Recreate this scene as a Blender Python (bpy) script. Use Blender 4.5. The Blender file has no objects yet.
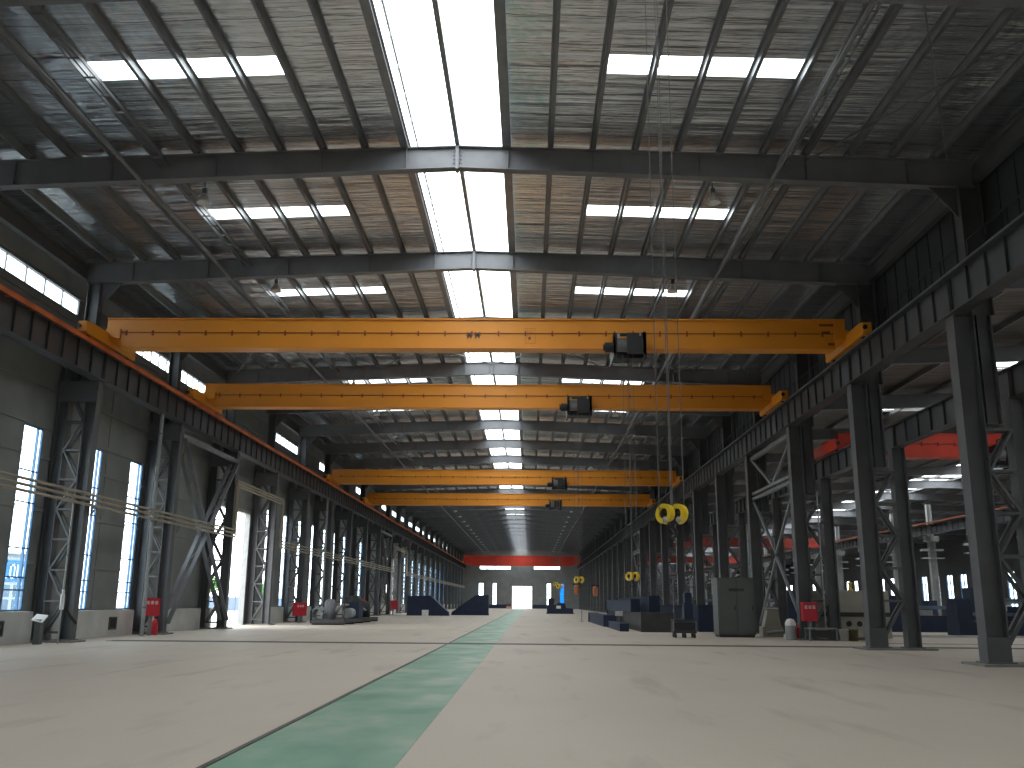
import bpy, math, random
from mathutils import Vector, Matrix
random.seed(7)
C = bpy.context.scene.collection
SC = bpy.context.scene
Y0, BAY, RX = 26.87, 9.0, -2.33          # first frame line, bay length, ridge line
NB = 25                                  # frame lines 0..NB, far wall at the last one
YF = Y0 + BAY * NB
ORD = ['first', 'second', 'third', 'fourth', 'fifth', 'sixth', 'seventh', 'eighth', 'ninth', 'tenth', 'eleventh', 'twelfth',
       'thirteenth', 'fourteenth', 'fifteenth', 'sixteenth', 'seventeenth', 'eighteenth', 'nineteenth', 'twentieth',
       'twenty-first', 'twenty-second', 'twenty-third', 'twenty-fourth', 'twenty-fifth', 'twenty-sixth', 'twenty-seventh',
       'twenty-eighth', 'twenty-ninth', 'thirtieth']
ORD += ['thirty-' + w for w in ORD[:9]] + ['fortieth'] + ['forty-' + w for w in ORD[:9]] + ['fiftieth']


# ------------------------------------------------------------------ materials
def mat(name, col, rough=.6, metal=0., var=.12, scale=3., bump=0., stretch=(1, 1, 1), bscale=None, spec=.5, col2=None):
    m = bpy.data.materials.new(name); m.use_nodes = True
    nt = m.node_tree; n = nt.nodes; l = nt.links
    b = n['Principled BSDF']
    b.inputs['Roughness'].default_value = rough; b.inputs['Metallic'].default_value = metal
    b.inputs['Specular IOR Level'].default_value = spec
    tc = n.new('ShaderNodeTexCoord'); mp = n.new('ShaderNodeMapping'); mp.inputs['Scale'].default_value = stretch
    nz = n.new('ShaderNodeTexNoise'); nz.inputs['Scale'].default_value = scale; nz.inputs['Detail'].default_value = 5
    rp = n.new('ShaderNodeValToRGB')
    c2 = col2 or tuple(min(1, c * (1 + var)) for c in col)
    c1 = col if col2 else tuple(c * (1 - var) for c in col)
    rp.color_ramp.elements[0].color = (*c1, 1); rp.color_ramp.elements[1].color = (*c2, 1)
    rp.color_ramp.elements[0].position = .3; rp.color_ramp.elements[1].position = .7
    l.new(tc.outputs['Object'], mp.inputs['Vector']); l.new(mp.outputs[0], nz.inputs['Vector'])
    l.new(nz.outputs['Fac'], rp.inputs['Fac']); l.new(rp.outputs[0], b.inputs['Base Color'])
    if bump:
        nb = n.new('ShaderNodeTexNoise'); nb.inputs['Scale'].default_value = bscale or scale; nb.inputs['Detail'].default_value = 3
        l.new(mp.outputs[0], nb.inputs['Vector'])
        bp = n.new('ShaderNodeBump'); bp.inputs['Strength'].default_value = bump; bp.inputs['Distance'].default_value = .1
        l.new(nb.outputs['Fac'], bp.inputs['Height']); l.new(bp.outputs[0], b.inputs['Normal'])
    return m


M = {}
M['steel'] = mat('grey_painted_steel', (.165, .172, .188), .5, 0, .15, 1.2)
M['steel_dark'] = mat('dark_painted_steel', (.086, .090, .096), .5, 0, .15, 1.2)
M['girder_grey'] = mat('girder_grey_paint', (.052, .055, .060), .5, 0, .15, 1.2)
M['steel_light'] = mat('pale_painted_steel', (.30, .31, .31), .5, 0, .12, 2)
M['purlin'] = mat('galvanised_purlin', (.20, .21, .225), .4, .4, .15, 2)
M['foil'] = None
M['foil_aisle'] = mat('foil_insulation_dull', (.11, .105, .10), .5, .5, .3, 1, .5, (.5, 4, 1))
M['clad'] = mat('dark_wall_sheet', (.20, .212, .210), .6, 0, .12, .8)
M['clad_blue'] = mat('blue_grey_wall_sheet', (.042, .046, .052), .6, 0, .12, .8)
M['dado'] = mat('pale_rendered_wall', (.50, .505, .485), .85, 0, .10, 1.3)
M['concrete'] = mat('pad_concrete', (.22, .21, .19), .9, 0, .2, 2)
M['yellow'] = mat('crane_yellow', (.72, .27, .018), .42, 0, .06, .6)
M['red'] = mat('crane_red', (.62, .045, .02), .45, 0, .1, .6)
M['dull_red'] = mat('dull_crane_red', (.30, .028, .016), .55, 0, .15, .6)
M['rail_orange'] = mat('orange_rail', (.62, .14, .035), .6, 0, .3, .9, 0, (1, 1, 1))
M['hook_yellow'] = mat('hook_yellow', (.75, .52, .03), .45, 0, .1, 6)
M['black'] = mat('black_paint', (.018, .018, .02), .5, 0, .2, 4)
M['dark_red'] = mat('dark_red_line', (.22, .05, .012), .6, 0, .2, 3)
M['rope'] = mat('wire_rope', (.17, .17, .165), .45, .5, .2, 20)
M['tan_pipe'] = mat('tan_pipe', (.30, .26, .19), .5, 0, .12, 2)
M['grey_pipe'] = mat('grey_pipe', (.30, .32, .33), .5, 0, .1, 2)
M['blue_frame'] = mat('blue_frame', (.045, .15, .29), .4, 0, .1, 3)
M['blue'] = mat('blue_machine', (.010, .020, .052), .65, 0, .2, 1)
M['fire_red'] = mat('fire_red', (.50, .02, .035), .45, 0, .1, 4)
M['white'] = mat('white_paint', (.75, .75, .74), .5, 0, .05, 4)
M['cabinet'] = mat('cabinet_grey', (.105, .12, .115), .5, 0, .06, 1.5)
M['cream'] = mat('machine_cream', (.34, .33, .28), .5, 0, .1, 1.2)
M['skid'] = mat('dark_skid', (.045, .045, .045), .7, 0, .3, 1.5)
M['orange'] = mat('orange_paint', (.42, .14, .05), .5, 0, .1, 3)
M['olive'] = mat('olive_bucket', (.14, .12, .05), .6, 0, .2, 3)
M['trench'] = mat('trench_steel', (.075, .065, .055), .6, .3, .3, 1.5)
M['leaf'] = mat('tree_leaf', (.10, .28, .05), .7, 0, .3, 1)
M['bark'] = mat('tree_bark', (.12, .09, .06), .9, 0, .2, 4)
M['yard'] = mat('yard_concrete', (.42, .41, .39), .9, 0, .1, .2)
M['fence'] = mat('blue_grey_fence', (.10, .15, .22), .6, 0, .1, 1)
M['container'] = mat('pale_container', (.32, .38, .44), .5, 0, .1, .5)
M['bright_blue'] = mat('bright_blue_sheet', (.02, .16, .45), .5, 0, .05, 2)


def foil_mat():
    m = bpy.data.materials.new('foil_insulation'); m.use_nodes = True
    nt = m.node_tree; n = nt.nodes; l = nt.links; b = n['Principled BSDF']
    tc = n.new('ShaderNodeTexCoord')
    def noise(sc, d, st, rough=.5):
        mp = n.new('ShaderNodeMapping'); mp.inputs['Scale'].default_value = st
        z = n.new('ShaderNodeTexNoise'); z.inputs['Scale'].default_value = sc; z.inputs['Detail'].default_value = d; z.inputs['Roughness'].default_value = rough
        l.new(tc.outputs['Object'], mp.inputs['Vector']); l.new(mp.outputs[0], z.inputs['Vector']); return z
    a = noise(1.1, 3, (.16, 2.0, .2)); c = noise(1.0, 4, (.30, 6.0, .4), .6); k = noise(1.4, 2, (.9, 1.1, 1))
    def math2(op, x, y):
        q = n.new('ShaderNodeMath'); q.operation = op
        for i, v in enumerate((x, y)):
            if isinstance(v, (int, float)): q.inputs[i].default_value = v
            else: l.new(v, q.inputs[i])
        return q.outputs[0]
    h = math2('ADD', math2('MULTIPLY', a.outputs['Fac'], 1.0), math2('ADD', math2('MULTIPLY', c.outputs['Fac'], .45), math2('MULTIPLY', k.outputs['Fac'], .5)))
    bp = n.new('ShaderNodeBump'); bp.inputs['Strength'].default_value = .9; bp.inputs['Distance'].default_value = .15
    l.new(h, bp.inputs['Height']); l.new(bp.outputs[0], b.inputs['Normal'])
    # overlapping laps of the sheet every 1.2 m and dust
    sx = n.new('ShaderNodeSeparateXYZ'); l.new(tc.outputs['Object'], sx.inputs[0])
    w = math2('ADD', sx.outputs['Y'], math2('MULTIPLY', k.outputs['Fac'], .25))
    fr = math2('FRACT', math2('DIVIDE', w, 1.2), 0.)
    lap = math2('LESS_THAN', fr, .025)
    r = n.new('ShaderNodeValToRGB'); r.color_ramp.elements[0].color = (.555, .60, .635, 1); r.color_ramp.elements[1].color = (.79, .85, .89, 1)
    r.color_ramp.elements[0].position = .35; r.color_ramp.elements[1].position = .65; l.new(c.outputs['Fac'], r.inputs['Fac'])
    mx = n.new('ShaderNodeMixRGB'); mx.inputs[2].default_value = (.13, .125, .12, 1)
    l.new(lap, mx.inputs[0]); l.new(r.outputs[0], mx.inputs[1]); l.new(mx.outputs[0], b.inputs['Base Color'])
    b.inputs['Metallic'].default_value = .92; b.inputs['Roughness'].default_value = .20
    return m


def floor_mat():
    m = bpy.data.materials.new('concrete_floor'); m.use_nodes = True
    nt = m.node_tree; n = nt.nodes; l = nt.links; b = n['Principled BSDF']
    tc = n.new('ShaderNodeTexCoord')
    def noise(s, d, st=(1, 1, 1)):
        mp = n.new('ShaderNodeMapping'); mp.inputs['Scale'].default_value = st
        z = n.new('ShaderNodeTexNoise'); z.inputs['Scale'].default_value = s; z.inputs['Detail'].default_value = d
        l.new(tc.outputs['Object'], mp.inputs['Vector']); l.new(mp.outputs[0], z.inputs['Vector']); return z
    def ramp(src, a, c, p0=.35, p1=.65):
        r = n.new('ShaderNodeValToRGB'); r.color_ramp.elements[0].color = (*a, 1); r.color_ramp.elements[1].color = (*c, 1)
        r.color_ramp.elements[0].position = p0; r.color_ramp.elements[1].position = p1
        l.new(src.outputs['Fac'], r.inputs['Fac']); return r
    a = ramp(noise(.22, 6, (1, .6, 1)), (.465, .405, .340), (.53, .465, .395), .3, .7)
    st = ramp(noise(.5, 7, (2, .35, 1)), (.62, .62, .63), (1, 1, 1), .30, .43)
    gr = ramp(noise(30, 3), (.9, .9, .9), (1.0, 1.0, 1.0))
    m1 = n.new('ShaderNodeMixRGB'); m1.blend_type = 'MULTIPLY'; m1.inputs[0].default_value = .55
    l.new(a.outputs[0], m1.inputs[1]); l.new(st.outputs[0], m1.inputs[2])
    m2 = n.new('ShaderNodeMixRGB'); m2.blend_type = 'MULTIPLY'; m2.inputs[0].default_value = .6
    l.new(m1.outputs[0], m2.inputs[1]); l.new(gr.outputs[0], m2.inputs[2])
    l.new(m2.outputs[0], b.inputs['Base Color']); b.inputs['Roughness'].default_value = .62
    b.inputs['Specular IOR Level'].default_value = .25
    return m


def paint_mat():
    m = bpy.data.materials.new('worn_green_paint'); m.use_nodes = True
    nt = m.node_tree; n = nt.nodes; l = nt.links; b = n['Principled BSDF']
    tc = n.new('ShaderNodeTexCoord'); mp = n.new('ShaderNodeMapping'); mp.inputs['Scale'].default_value = (1, .55, 1)
    z = n.new('ShaderNodeTexNoise'); z.inputs['Scale'].default_value = .9; z.inputs['Detail'].default_value = 7
    r = n.new('ShaderNodeValToRGB'); e = r.color_ramp.elements
    e[0].color = (.075, .21, .135, 1); e[0].position = .32
    e[1].color = (.37, .38, .30, 1); e[1].position = .74
    x = e.new(.52); x.color = (.155, .30, .205, 1)
    l.new(tc.outputs['Object'], mp.inputs['Vector']); l.new(mp.outputs[0], z.inputs['Vector'])
    l.new(z.outputs['Fac'], r.inputs['Fac']); l.new(r.outputs[0], b.inputs['Base Color']); b.inputs['Roughness'].default_value = .5
    return m


def glass_mat(name, tint, g=.05):
    m = bpy.data.materials.new(name); m.use_nodes = True
    nt = m.node_tree; n = nt.nodes; l = nt.links
    n.remove(n['Principled BSDF']); o = n['Material Output']
    t = n.new('ShaderNodeBsdfTransparent'); t.inputs[0].default_value = (*tint, 1)
    s = n.new('ShaderNodeBsdfGlossy'); s.inputs['Roughness'].default_value = .15
    x = n.new('ShaderNodeMixShader'); x.inputs[0].default_value = g
    l.new(t.outputs[0], x.inputs[1]); l.new(s.outputs[0], x.inputs[2]); l.new(x.outputs[0], o.inputs[0])
    return m


M['foil'] = foil_mat(); M['floor'] = floor_mat(); M['green'] = paint_mat()
M['glass'] = glass_mat('window_glass', (.90, .95, .97)); M['rooflight'] = glass_mat('rooflight_sheet', (.95, .96, .95), .03)


# ------------------------------------------------------------------ mesh builder
class MB:
    def __init__(s): s.v = []; s.f = []; s.sm = []
    def add(s, vs, fs, smooth=False):
        o = len(s.v); s.v += [tuple(p) for p in vs]; s.f += [tuple(i + o for i in f) for f in fs]; s.sm += [smooth] * len(fs)
        return s
    def box(s, x0, x1, y0, y1, z0, z1):
        return s.hexa([(x0, y0, z0), (x1, y0, z0), (x1, y1, z0), (x0, y1, z0), (x0, y0, z1), (x1, y0, z1), (x1, y1, z1), (x0, y1, z1)])
    def hexa(s, p): return s.add(p, [(3, 2, 1, 0), (4, 5, 6, 7), (0, 1, 5, 4), (1, 2, 6, 5), (2, 3, 7, 6), (3, 0, 4, 7)])
    def frame(s, p, q, up):
        d = (Vector(q) - Vector(p)); L = d.length; d.normalize(); u = Vector(up)
        if abs(d.dot(u.normalized())) > .98: u = Vector((1, 0, 0)) if abs(d.x) < .9 else Vector((0, 1, 0))
        a = d.cross(u).normalized(); b = a.cross(d).normalized(); return d, a, b, L
    def bar(s, p, q, w, h, up=(0, 0, 1)):
        d, a, b, L = s.frame(p, q, up); p = Vector(p); q = Vector(q); w /= 2; h /= 2
        return s.hexa([p - a * w - b * h, p + a * w - b * h, q + a * w - b * h, q - a * w - b * h,
                       p - a * w + b * h, p + a * w + b * h, q + a * w + b * h, q - a * w + b * h])
    def cyl(s, p, q, r, n=10, r2=None, caps=True):
        d, a, b, L = s.frame(p, q, (0, 0, 1)); p = Vector(p); q = Vector(q); r2 = r if r2 is None else r2
        vs = [p + (a * math.cos(2 * math.pi * i / n) + b * math.sin(2 * math.pi * i / n)) * r for i in range(n)]
        vs += [q + (a * math.cos(2 * math.pi * i / n) + b * math.sin(2 * math.pi * i / n)) * r2 for i in range(n)]
        s.add(vs, [(i, (i + 1) % n, n + (i + 1) % n, n + i) for i in range(n)], True)
        if caps: s.add(vs, [tuple(range(n - 1, -1, -1)), tuple(range(n, 2 * n))])
        return s
    def tube(s, pts, r, n=8):
        for i in range(len(pts) - 1):
            s.cyl(pts[i], pts[i + 1], r, n)
            if i: s.ball(pts[i], r * 1.02, 8, 5)
        return s
    def ball(s, c, r, n=10, k=6, sz=1.):
        vs = []; c = Vector(c)
        for j in range(k + 1):
            t = math.pi * j / k
            for i in range(n):
                a = 2 * math.pi * i / n
                vs.append(c + Vector((r * math.sin(t) * math.cos(a), r * math.sin(t) * math.sin(a), r * sz * math.cos(t))))
        return s.add(vs, [(j * n + i, (j + 1) * n + i, (j + 1) * n + (i + 1) % n, j * n + (i + 1) % n) for j in range(k) for i in range(n)], True)
    def prism(s, pts, ax, a, b):            # 2d outline pushed along an axis
        n = len(pts)
        def P(u, v, w): return {'x': (w, u, v), 'y': (u, w, v), 'z': (u, v, w)}[ax]
        vs = [P(u, v, a) for u, v in pts] + [P(u, v, b) for u, v in pts]
        return s.add(vs, [tuple(range(n)), tuple(range(2 * n - 1, n - 1, -1))] + [(i, n + i, n + (i + 1) % n, (i + 1) % n) for i in range(n)])
    def lathe(s, c, prof, n=16):
        cx, cy, cz = c; k = len(prof); vs = []
        for r, z in prof:
            for i in range(n):
                a = 2 * math.pi * i / n; vs.append((cx + r * math.cos(a), cy + r * math.sin(a), cz + z))
        return s.add(vs, [(j * n + i, j * n + (i + 1) % n, (j + 1) * n + (i + 1) % n, (j + 1) * n + i) for j in range(k - 1) for i in range(n)], True)
    def ring(s, c, axis, r0, r1, w, n=28, a0=0., a1=2 * math.pi):   # flat-rimmed ring
        ax = Vector(axis).normalized(); u = Vector((0, 0, 1)); u = (u - ax * u.dot(ax)).normalized(); t = ax.cross(u); c = Vector(c)
        vs = []; full = abs(a1 - a0 - 2 * math.pi) < 1e-6; k = n if full else n + 1
        for i in range(k):
            a = a0 + (a1 - a0) * i / n; d = u * math.cos(a) + t * math.sin(a)
            vs += [c + d * r0 - ax * w, c + d * r1 - ax * w, c + d * r1 + ax * w, c + d * r0 + ax * w]
        fs = []
        for i in range(n if full else n):
            j = (i + 1) % k
            for e in range(4): fs.append((i * 4 + e, i * 4 + (e + 1) % 4, j * 4 + (e + 1) % 4, j * 4 + e))
        if not full: fs += [(3, 2, 1, 0), tuple(n * 4 + e for e in range(4))]
        return s.add(vs, fs)
    def build(s, name, m, parent=None, loc=(0, 0, 0), fix=True):
        me = bpy.data.meshes.new(name); me.from_pydata(s.v, [], s.f); me.polygons.foreach_set('use_smooth', s.sm)
        me.materials.append(m); me.update()
        if fix:
            import bmesh
            bm = bmesh.new(); bm.from_mesh(me); bmesh.ops.recalc_face_normals(bm, faces=bm.faces); bm.to_mesh(me); bm.free()
        o = bpy.data.objects.new(name, me); C.objects.link(o); o.location = loc
        if parent: o.parent = parent
        return o


def tag(o, label, cat=None, group=None, kind=None):
    o['label'] = label
    if cat: o['category'] = cat
    if group: o['group'] = group
    if kind: o['kind'] = kind
    return o


def empty(name, loc, label, cat, group=None, rz=0, kind='thing'):
    o = bpy.data.objects.new(name, None); C.objects.link(o); o.location = loc; o.rotation_euler = (0, 0, rz)
    o.empty_display_size = .2
    return tag(o, label, cat, group, kind)


def kids(o): return [c for c in bpy.data.objects if c.parent == o]


def copy_tree(o, loc, label, parent=None, rz=None):
    c = o.copy(); C.objects.link(c)
    if parent: c.parent = parent
    else:
        c.location = loc; c['label'] = label
        if rz is not None: c.rotation_euler = (0, 0, rz)
    for ch in KIDS.setdefault(o.name, None) or kids(o): copy_tree(ch, None, None, c)
    return c


KIDS = {}


def isec_z(mb, cx, cy, d, w, z0, z1, tf=.035, tw=.03, web='x'):
    if web == 'x':
        mb.box(cx - d / 2, cx - d / 2 + tf, cy - w / 2, cy + w / 2, z0, z1); mb.box(cx + d / 2 - tf, cx + d / 2, cy - w / 2, cy + w / 2, z0, z1)
        mb.box(cx - d / 2 + tf, cx + d / 2 - tf, cy - tw / 2, cy + tw / 2, z0, z1)
    else:
        mb.box(cx - w / 2, cx + w / 2, cy - d / 2, cy - d / 2 + tf, z0, z1); mb.box(cx - w / 2, cx + w / 2, cy + d / 2 - tf, cy + d / 2, z0, z1)
        mb.box(cx - tw / 2, cx + tw / 2, cy - d / 2 + tf, cy + d / 2 - tf, z0, z1)


def zb(o): return 15.58 - .033 * o            # top of roof beams / underside of purlins
def zs(o): return zb(o) + .24                 # underside of the roof sheet


# ================================================================= setting
YB = -8.0
fl = MB().box(-18.8, 62.2, YB, YF + .3, -.3, 0).build('floor', M['floor']); tag(fl, 'pale bare concrete floor of the hall', 'floor', kind='structure')
pw = MB()
for a, b in ((YB, 37.0), (38.2, YF - 1)): pw.box(-3.14, -1.32, a, b, 0, .004)
tag(pw.build('floor_marking', M['green']), 'worn green painted walkway stripe running down the concrete floor', 'floor marking', kind='structure')
tag(MB().box(-3.215, -3.145, YB, 37.12, 0, .012).box(-3.215, -3.145, 38.08, YF - 2, 0, .012).build('cable_channel', M['trench']), 'narrow dark steel channel along the edge of the green stripe', 'floor channel', kind='thing')
tr = MB(); tr.box(-16.5, 30, 37.15, 37.45, 0, .010); tr.box(-16.5, 30, 37.75, 38.05, 0, .010)
for i in range(59): tr.box(-16.2 + i * .78, -16.2 + i * .78 + .12, 37.45, 37.75, 0, .006)
tag(tr.build('trench_cover', M['trench']), 'dark steel trench line crossing the concrete floor and green stripe', 'trench', kind='thing')
tag(MB().box(-120, 150, -60, 420, -.9, -.32).build('ground', M['yard']), 'pale concrete yard outside the windows and doors', 'ground', kind='structure')

# left wall with its openings (plane x = -18.8)
WX = -18.8
WIN = [(34.3 + 4.68 * k) for k in range(0, 46)]; WIN[1] = 39.4; WIN[2] = 43.75
doors = [(55.0, 62.3, 7.35), (123.2, 129.5, 7.35)]
wins = []
for k, y in enumerate(WIN):
    if any(a - 3.2 < y < b + 3.2 for a, b, _ in doors): continue
    if 108 < y < 118 or y > YF - 4: continue
    wins.append(y)
wins = [WIN[0] - 4.68] + wins
cler = [(21.5, 36.6, 11), (42.3, 47.2, 5), (48.3, 52.7, 5), (67.0, 74.2, 7)]
for k in range(6, 24):
    y = Y0 + BAY * k
    if k % 2 == 0 or k > 9: cler.append((y + 1.2, y + 4.6 + (k % 3), 4))
wz0, wz1, cz0, cz1 = 1.14, 7.95, 12.98, 13.72
ops = [(y - .72, y + .72, wz0, wz1) for y in wins] + [(a, b, 0, h) for a, b, h in doors] + [(a, b, cz0, cz1) for a, b, _ in cler]
def wall_panel(mb, x0, x1, ya, yb, za, zt, ops):
    ys = sorted({ya, yb, *[o[0] for o in ops], *[o[1] for o in ops]}); zz = sorted({za, zt, *[o[2] for o in ops], *[o[3] for o in ops]})
    ys = [y for y in ys if ya <= y <= yb]; zz = [z for z in zz if za <= z <= zt]
    for i in range(len(ys) - 1):
        run = None
        for j in range(len(zz) - 1):
            cy, cz = (ys[i] + ys[i + 1]) / 2, (zz[j] + zz[j + 1]) / 2
            hole = any(o[0] < cy < o[1] and o[2] < cz < o[3] for o in ops)
            if not hole:
                if run is None: run = [zz[j], zz[j + 1]]
                else: run[1] = zz[j + 1]
            if hole or j == len(zz) - 2:
                if run: mb.box(x0, x1, ys[i], ys[i + 1], *run)
                run = None
wl = MB(); wall_panel(wl, WX - .10, WX, YB, YF, 0, 16.2, ops)
# girts and sheet ribs belong to the wall
for z in (2.9, 4.9, 6.9, 8.05, 9.6, 12.75, 13.86):
    ys = [YB] + sorted([q for a, b, z0, z1 in ops if z0 - .1 < z < z1 + .1 for q in (a, b)]) + [YF]
    for a, b in zip(ys[::2], ys[1::2]):
        if b > a: wl.box(WX, WX + .06, a, b, z - .07, z + .07)
for i in range(100):
    y = YB + 3 + i * 2.4
    if y < YF and not any(a - .1 < y < b + .1 for a, b, *_ in ops): wl.box(WX, WX + .025, y - .03, y + .03, 1.2, 14.6)
tag(wl.build('wall_left', M['clad']), 'dark grey sheet metal wall with tall narrow windows', 'wall', kind='structure')
for i in range(2): pass
# dado pieces between the columns
dd = MB()
for k in range(-3, NB):
    a, b = Y0 + BAY * k + .75, Y0 + BAY * (k + 1) - .75
    segs = [(a, b)]
    for d0, d1, _ in doors:
        n = []
        for p, q in segs:
            if d1 < p or d0 > q: n.append((p, q))
            else:
                if d0 - p > .2: n.append((p, d0))
                if q - d1 > .2: n.append((d1, q))
        segs = n
    for p, q in segs: dd.box(WX, WX + .42, p, q, 0, 1.12)
tag(dd.build('trim_1', M['dado']), 'pale rendered low wall under the tall windows', 'low wall', kind='structure')

# windows of the left wall
def win_obj(i):
    f = MB(); w = .72; x0, x1 = -.07, .01
    for a, b in ((-w, -w + .06), (w - .06, w)): f.box(x0, x1, a, b, 0, wz1 - wz0)
    f.box(-.09, .02, .36, .41, 0, wz1 - wz0)
    for z in (0, .72, 1.18, 2.24, 3.92, 5.1, wz1 - wz0 - .06): f.box(x0 + .01, x1 - .01, -w, w, z, z + .05)
    o = f.build('window_%d' % i, M['blue_frame'])
    MB().box(-.035, -.03, -w + .02, w - .02, .03, wz1 - wz0 - .03).build('pane', M['glass'], o)
    return o
wo = None
for i, y in enumerate(wins):
    lb = 'tall narrow blue-framed window in the grey wall, %s from the near end' % ORD[i]
    if wo is None:
        wo = win_obj(1); wo.location = (WX, y, wz0); tag(wo, lb, 'window', kind='structure'); wk = kids(wo)
    else:
        c = wo.copy(); C.objects.link(c); c.name = 'window_%d' % (i + 1); c.location = (WX, y, wz0); c['label'] = lb
        for k in wk:
            q = k.copy(); C.objects.link(q); q.parent = c
for i, (a, b, n) in enumerate(cler):
    f = MB(); L = b - a; h = cz1 - cz0
    f.box(-.09, .02, 0, L, 0, .05); f.box(-.09, .07, 0, L, h - .06, h + .04)
    for k in range(n + 1): f.box(-.07, -.01, L * k / n - .025, L * k / n + .025, 0, h)
    o = f.build('window_%d' % (60 + i), M['steel'], None, (WX, a, cz0))
    tag(o, 'horizontal clerestory window strip high above the crane rail, %s from the near end' % ORD[i], 'window', kind='structure')
    MB().box(-.045, -.035, .02, L - .02, .03, h - .03).build('pane', M['glass'], o)
for i, (a, b, h) in enumerate(doors):
    f = MB(); f.box(-.25, .12, a, a + .22, 0, h); f.box(-.25, .12, b - .22, b, 0, h); f.box(-.25, .12, a, b, h - .2, h)
    o = f.build('door_%d' % (i + 1), M['steel_light'], None, (WX, 0, 0))
    tag(o, ['tall open doorway with pale jambs in the grey wall, the nearer one', 'tall open doorway in the grey wall, the farther one'][i], 'doorway', kind='structure')

# far wall
hw = [(-13.5, -12.3, .9, 6.5), (-9.8, -8.85, .9, 6.5), (4.5, 5.55, .9, 6.5), (7.95, 9.0, .9, 6.5)]
hz = [(-13.3, -5.1, 10.1, 10.95), (1.1, 8.0, 10.1, 10.95)]
dr = (-4.75, .65, 0, 5.85)
class SwapMB(MB):
    def box(s, x0, x1, y0, y1, z0, z1): return MB.box(s, y0, y1, x0, x1, z0, z1)
wf = SwapMB(); wall_panel(wf, YF, YF + .25, WX, 14.2, 0, 16.2, hw + hz + [dr])
for x in (-16.6, -11.2, -4.95, .85, 6.8, 11.5): wf.box(YF - .16, YF, x - .1, x + .1, 0, 15)
for z in (6.9, 9.6, 11.3): wf.box(YF - .05, YF, WX, 14.2, z - .06, z + .06) if z != 9.6 else None
tag(wf.build('wall_far', M['clad']), 'grey gable wall closing the far end of the hall', 'wall', kind='structure')
for i, (a, b, z0, z1) in enumerate(hw + hz):
    f = MB(); L = b - a
    f.box(0, L, -.02, .2, 0, .06); f.box(0, L, -.02, .2, z1 - z0 - .06, z1 - z0)
    for k in range(3 if i > 3 else 2): f.box(L * k / (2 if i > 3 else 1) - .03, L * k / (2 if i > 3 else 1) + .03, -.02, .2, 0, z1 - z0)
    if i < 4:
        for z in (1.4, 2.8, 4.2): f.box(0, L, 0, .1, z, z + .06)
    o = f.build('window_%d' % (90 + i), M['steel'], None, (a, YF, z0))
    tag(o, ['tall window at the corner of the far wall beside the crane rail', 'tall window in the far wall, between corner window and open door',
            'tall window in the far wall just beyond the open door', 'tall blue-tinted window in the far wall behind dark machinery',
            'horizontal window strip high in the far wall above two tall windows', 'horizontal window strip high in the far wall above the dark machinery'][i], 'window', kind='structure')
    MB().box(.03, L - .03, .06, .07, .03, z1 - z0 - .03).build('pane', glass_mat('blue_tinted_glass', (.05, .25, .6)) if i == 3 else M['glass'], o)
f = MB(); f.box(dr[0], dr[0] + .15, -.06, .25, 0, dr[3]); f.box(dr[1] - .15, dr[1], -.06, .25, 0, dr[3]); f.box(dr[0], dr[1], -.06, .25, dr[3] - .15, dr[3])
tag(f.build('door_3', M['steel_light'], None, (0, YF, 0)), 'wide open doorway at the end of the green stripe', 'doorway', kind='structure')
f = MB(); f.box(-13.6, -4.95, YF - .5, YF - .17, 0, 1.0); f.box(.85, 6.5, YF - .5, YF - .17, 0, 1.0)
tag(f.build('trim_2', M['blue']), 'dark blue low kerb along the foot of the far wall', 'low wall', kind='structure')
# back wall behind the viewpoint, right upper wall and the side aisles' outer shell
tag(MB().box(WX, 62.2, YB - .25, YB, 0, 16.2).build('wall_back', M['clad']), 'grey wall behind the viewpoint', 'wall', kind='structure')
wr = MB().box(14.0, 14.15, YB, YF, 11.55, 15.6)
for i in range(int((YF - YB) / 1.0)): wr.box(13.965, 14.0, YB + i * 1.0, YB + i * 1.0 + .12, 11.6, 15.2)
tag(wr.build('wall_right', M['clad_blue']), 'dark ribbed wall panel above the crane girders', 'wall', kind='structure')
AX = 62.0
aw = [(y - 1.0, y + 1.0, 1.5, 6.0) for y in [92 + 4.5 * k for k in range(32)]]
wa = MB(); wall_panel(wa, AX, AX + .2, YB, YF, 0, 12.4, aw)
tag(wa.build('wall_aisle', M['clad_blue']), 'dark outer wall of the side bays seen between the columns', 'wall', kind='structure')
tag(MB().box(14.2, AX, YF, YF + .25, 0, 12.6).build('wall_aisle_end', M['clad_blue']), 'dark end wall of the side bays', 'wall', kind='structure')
g = MB().box(-.02, 0, -1, 1, 0, 4.5); f0 = None
for i, (a, b, z0, z1) in enumerate(aw[:14]):
    lb = 'narrow window in the far outer wall of the side bays, %s of its row' % ORD[i]
    if f0 is None:
        f = MB()
        for q in (-1, -.03, .94): f.box(-.1, .1, q, q + .06, 0, 4.5)
        for z in (0, 1.1, 2.2, 3.3, 4.44): f.box(-.1, .1, -1, 1, z, z + .06)
        f0 = f.build('window_120', M['blue_frame'], None, (AX + .1, a + 1, z0)); p0 = g.build('pane', M['glass'], f0)
        tag(f0, lb, 'window', kind='structure')
    else:
        c = f0.copy(); C.objects.link(c); c.name = 'window_%d' % (120 + i); c.location = (AX + .1, a + 1, z0); c['label'] = lb
        q = p0.copy(); C.objects.link(q); q.parent = c

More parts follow.
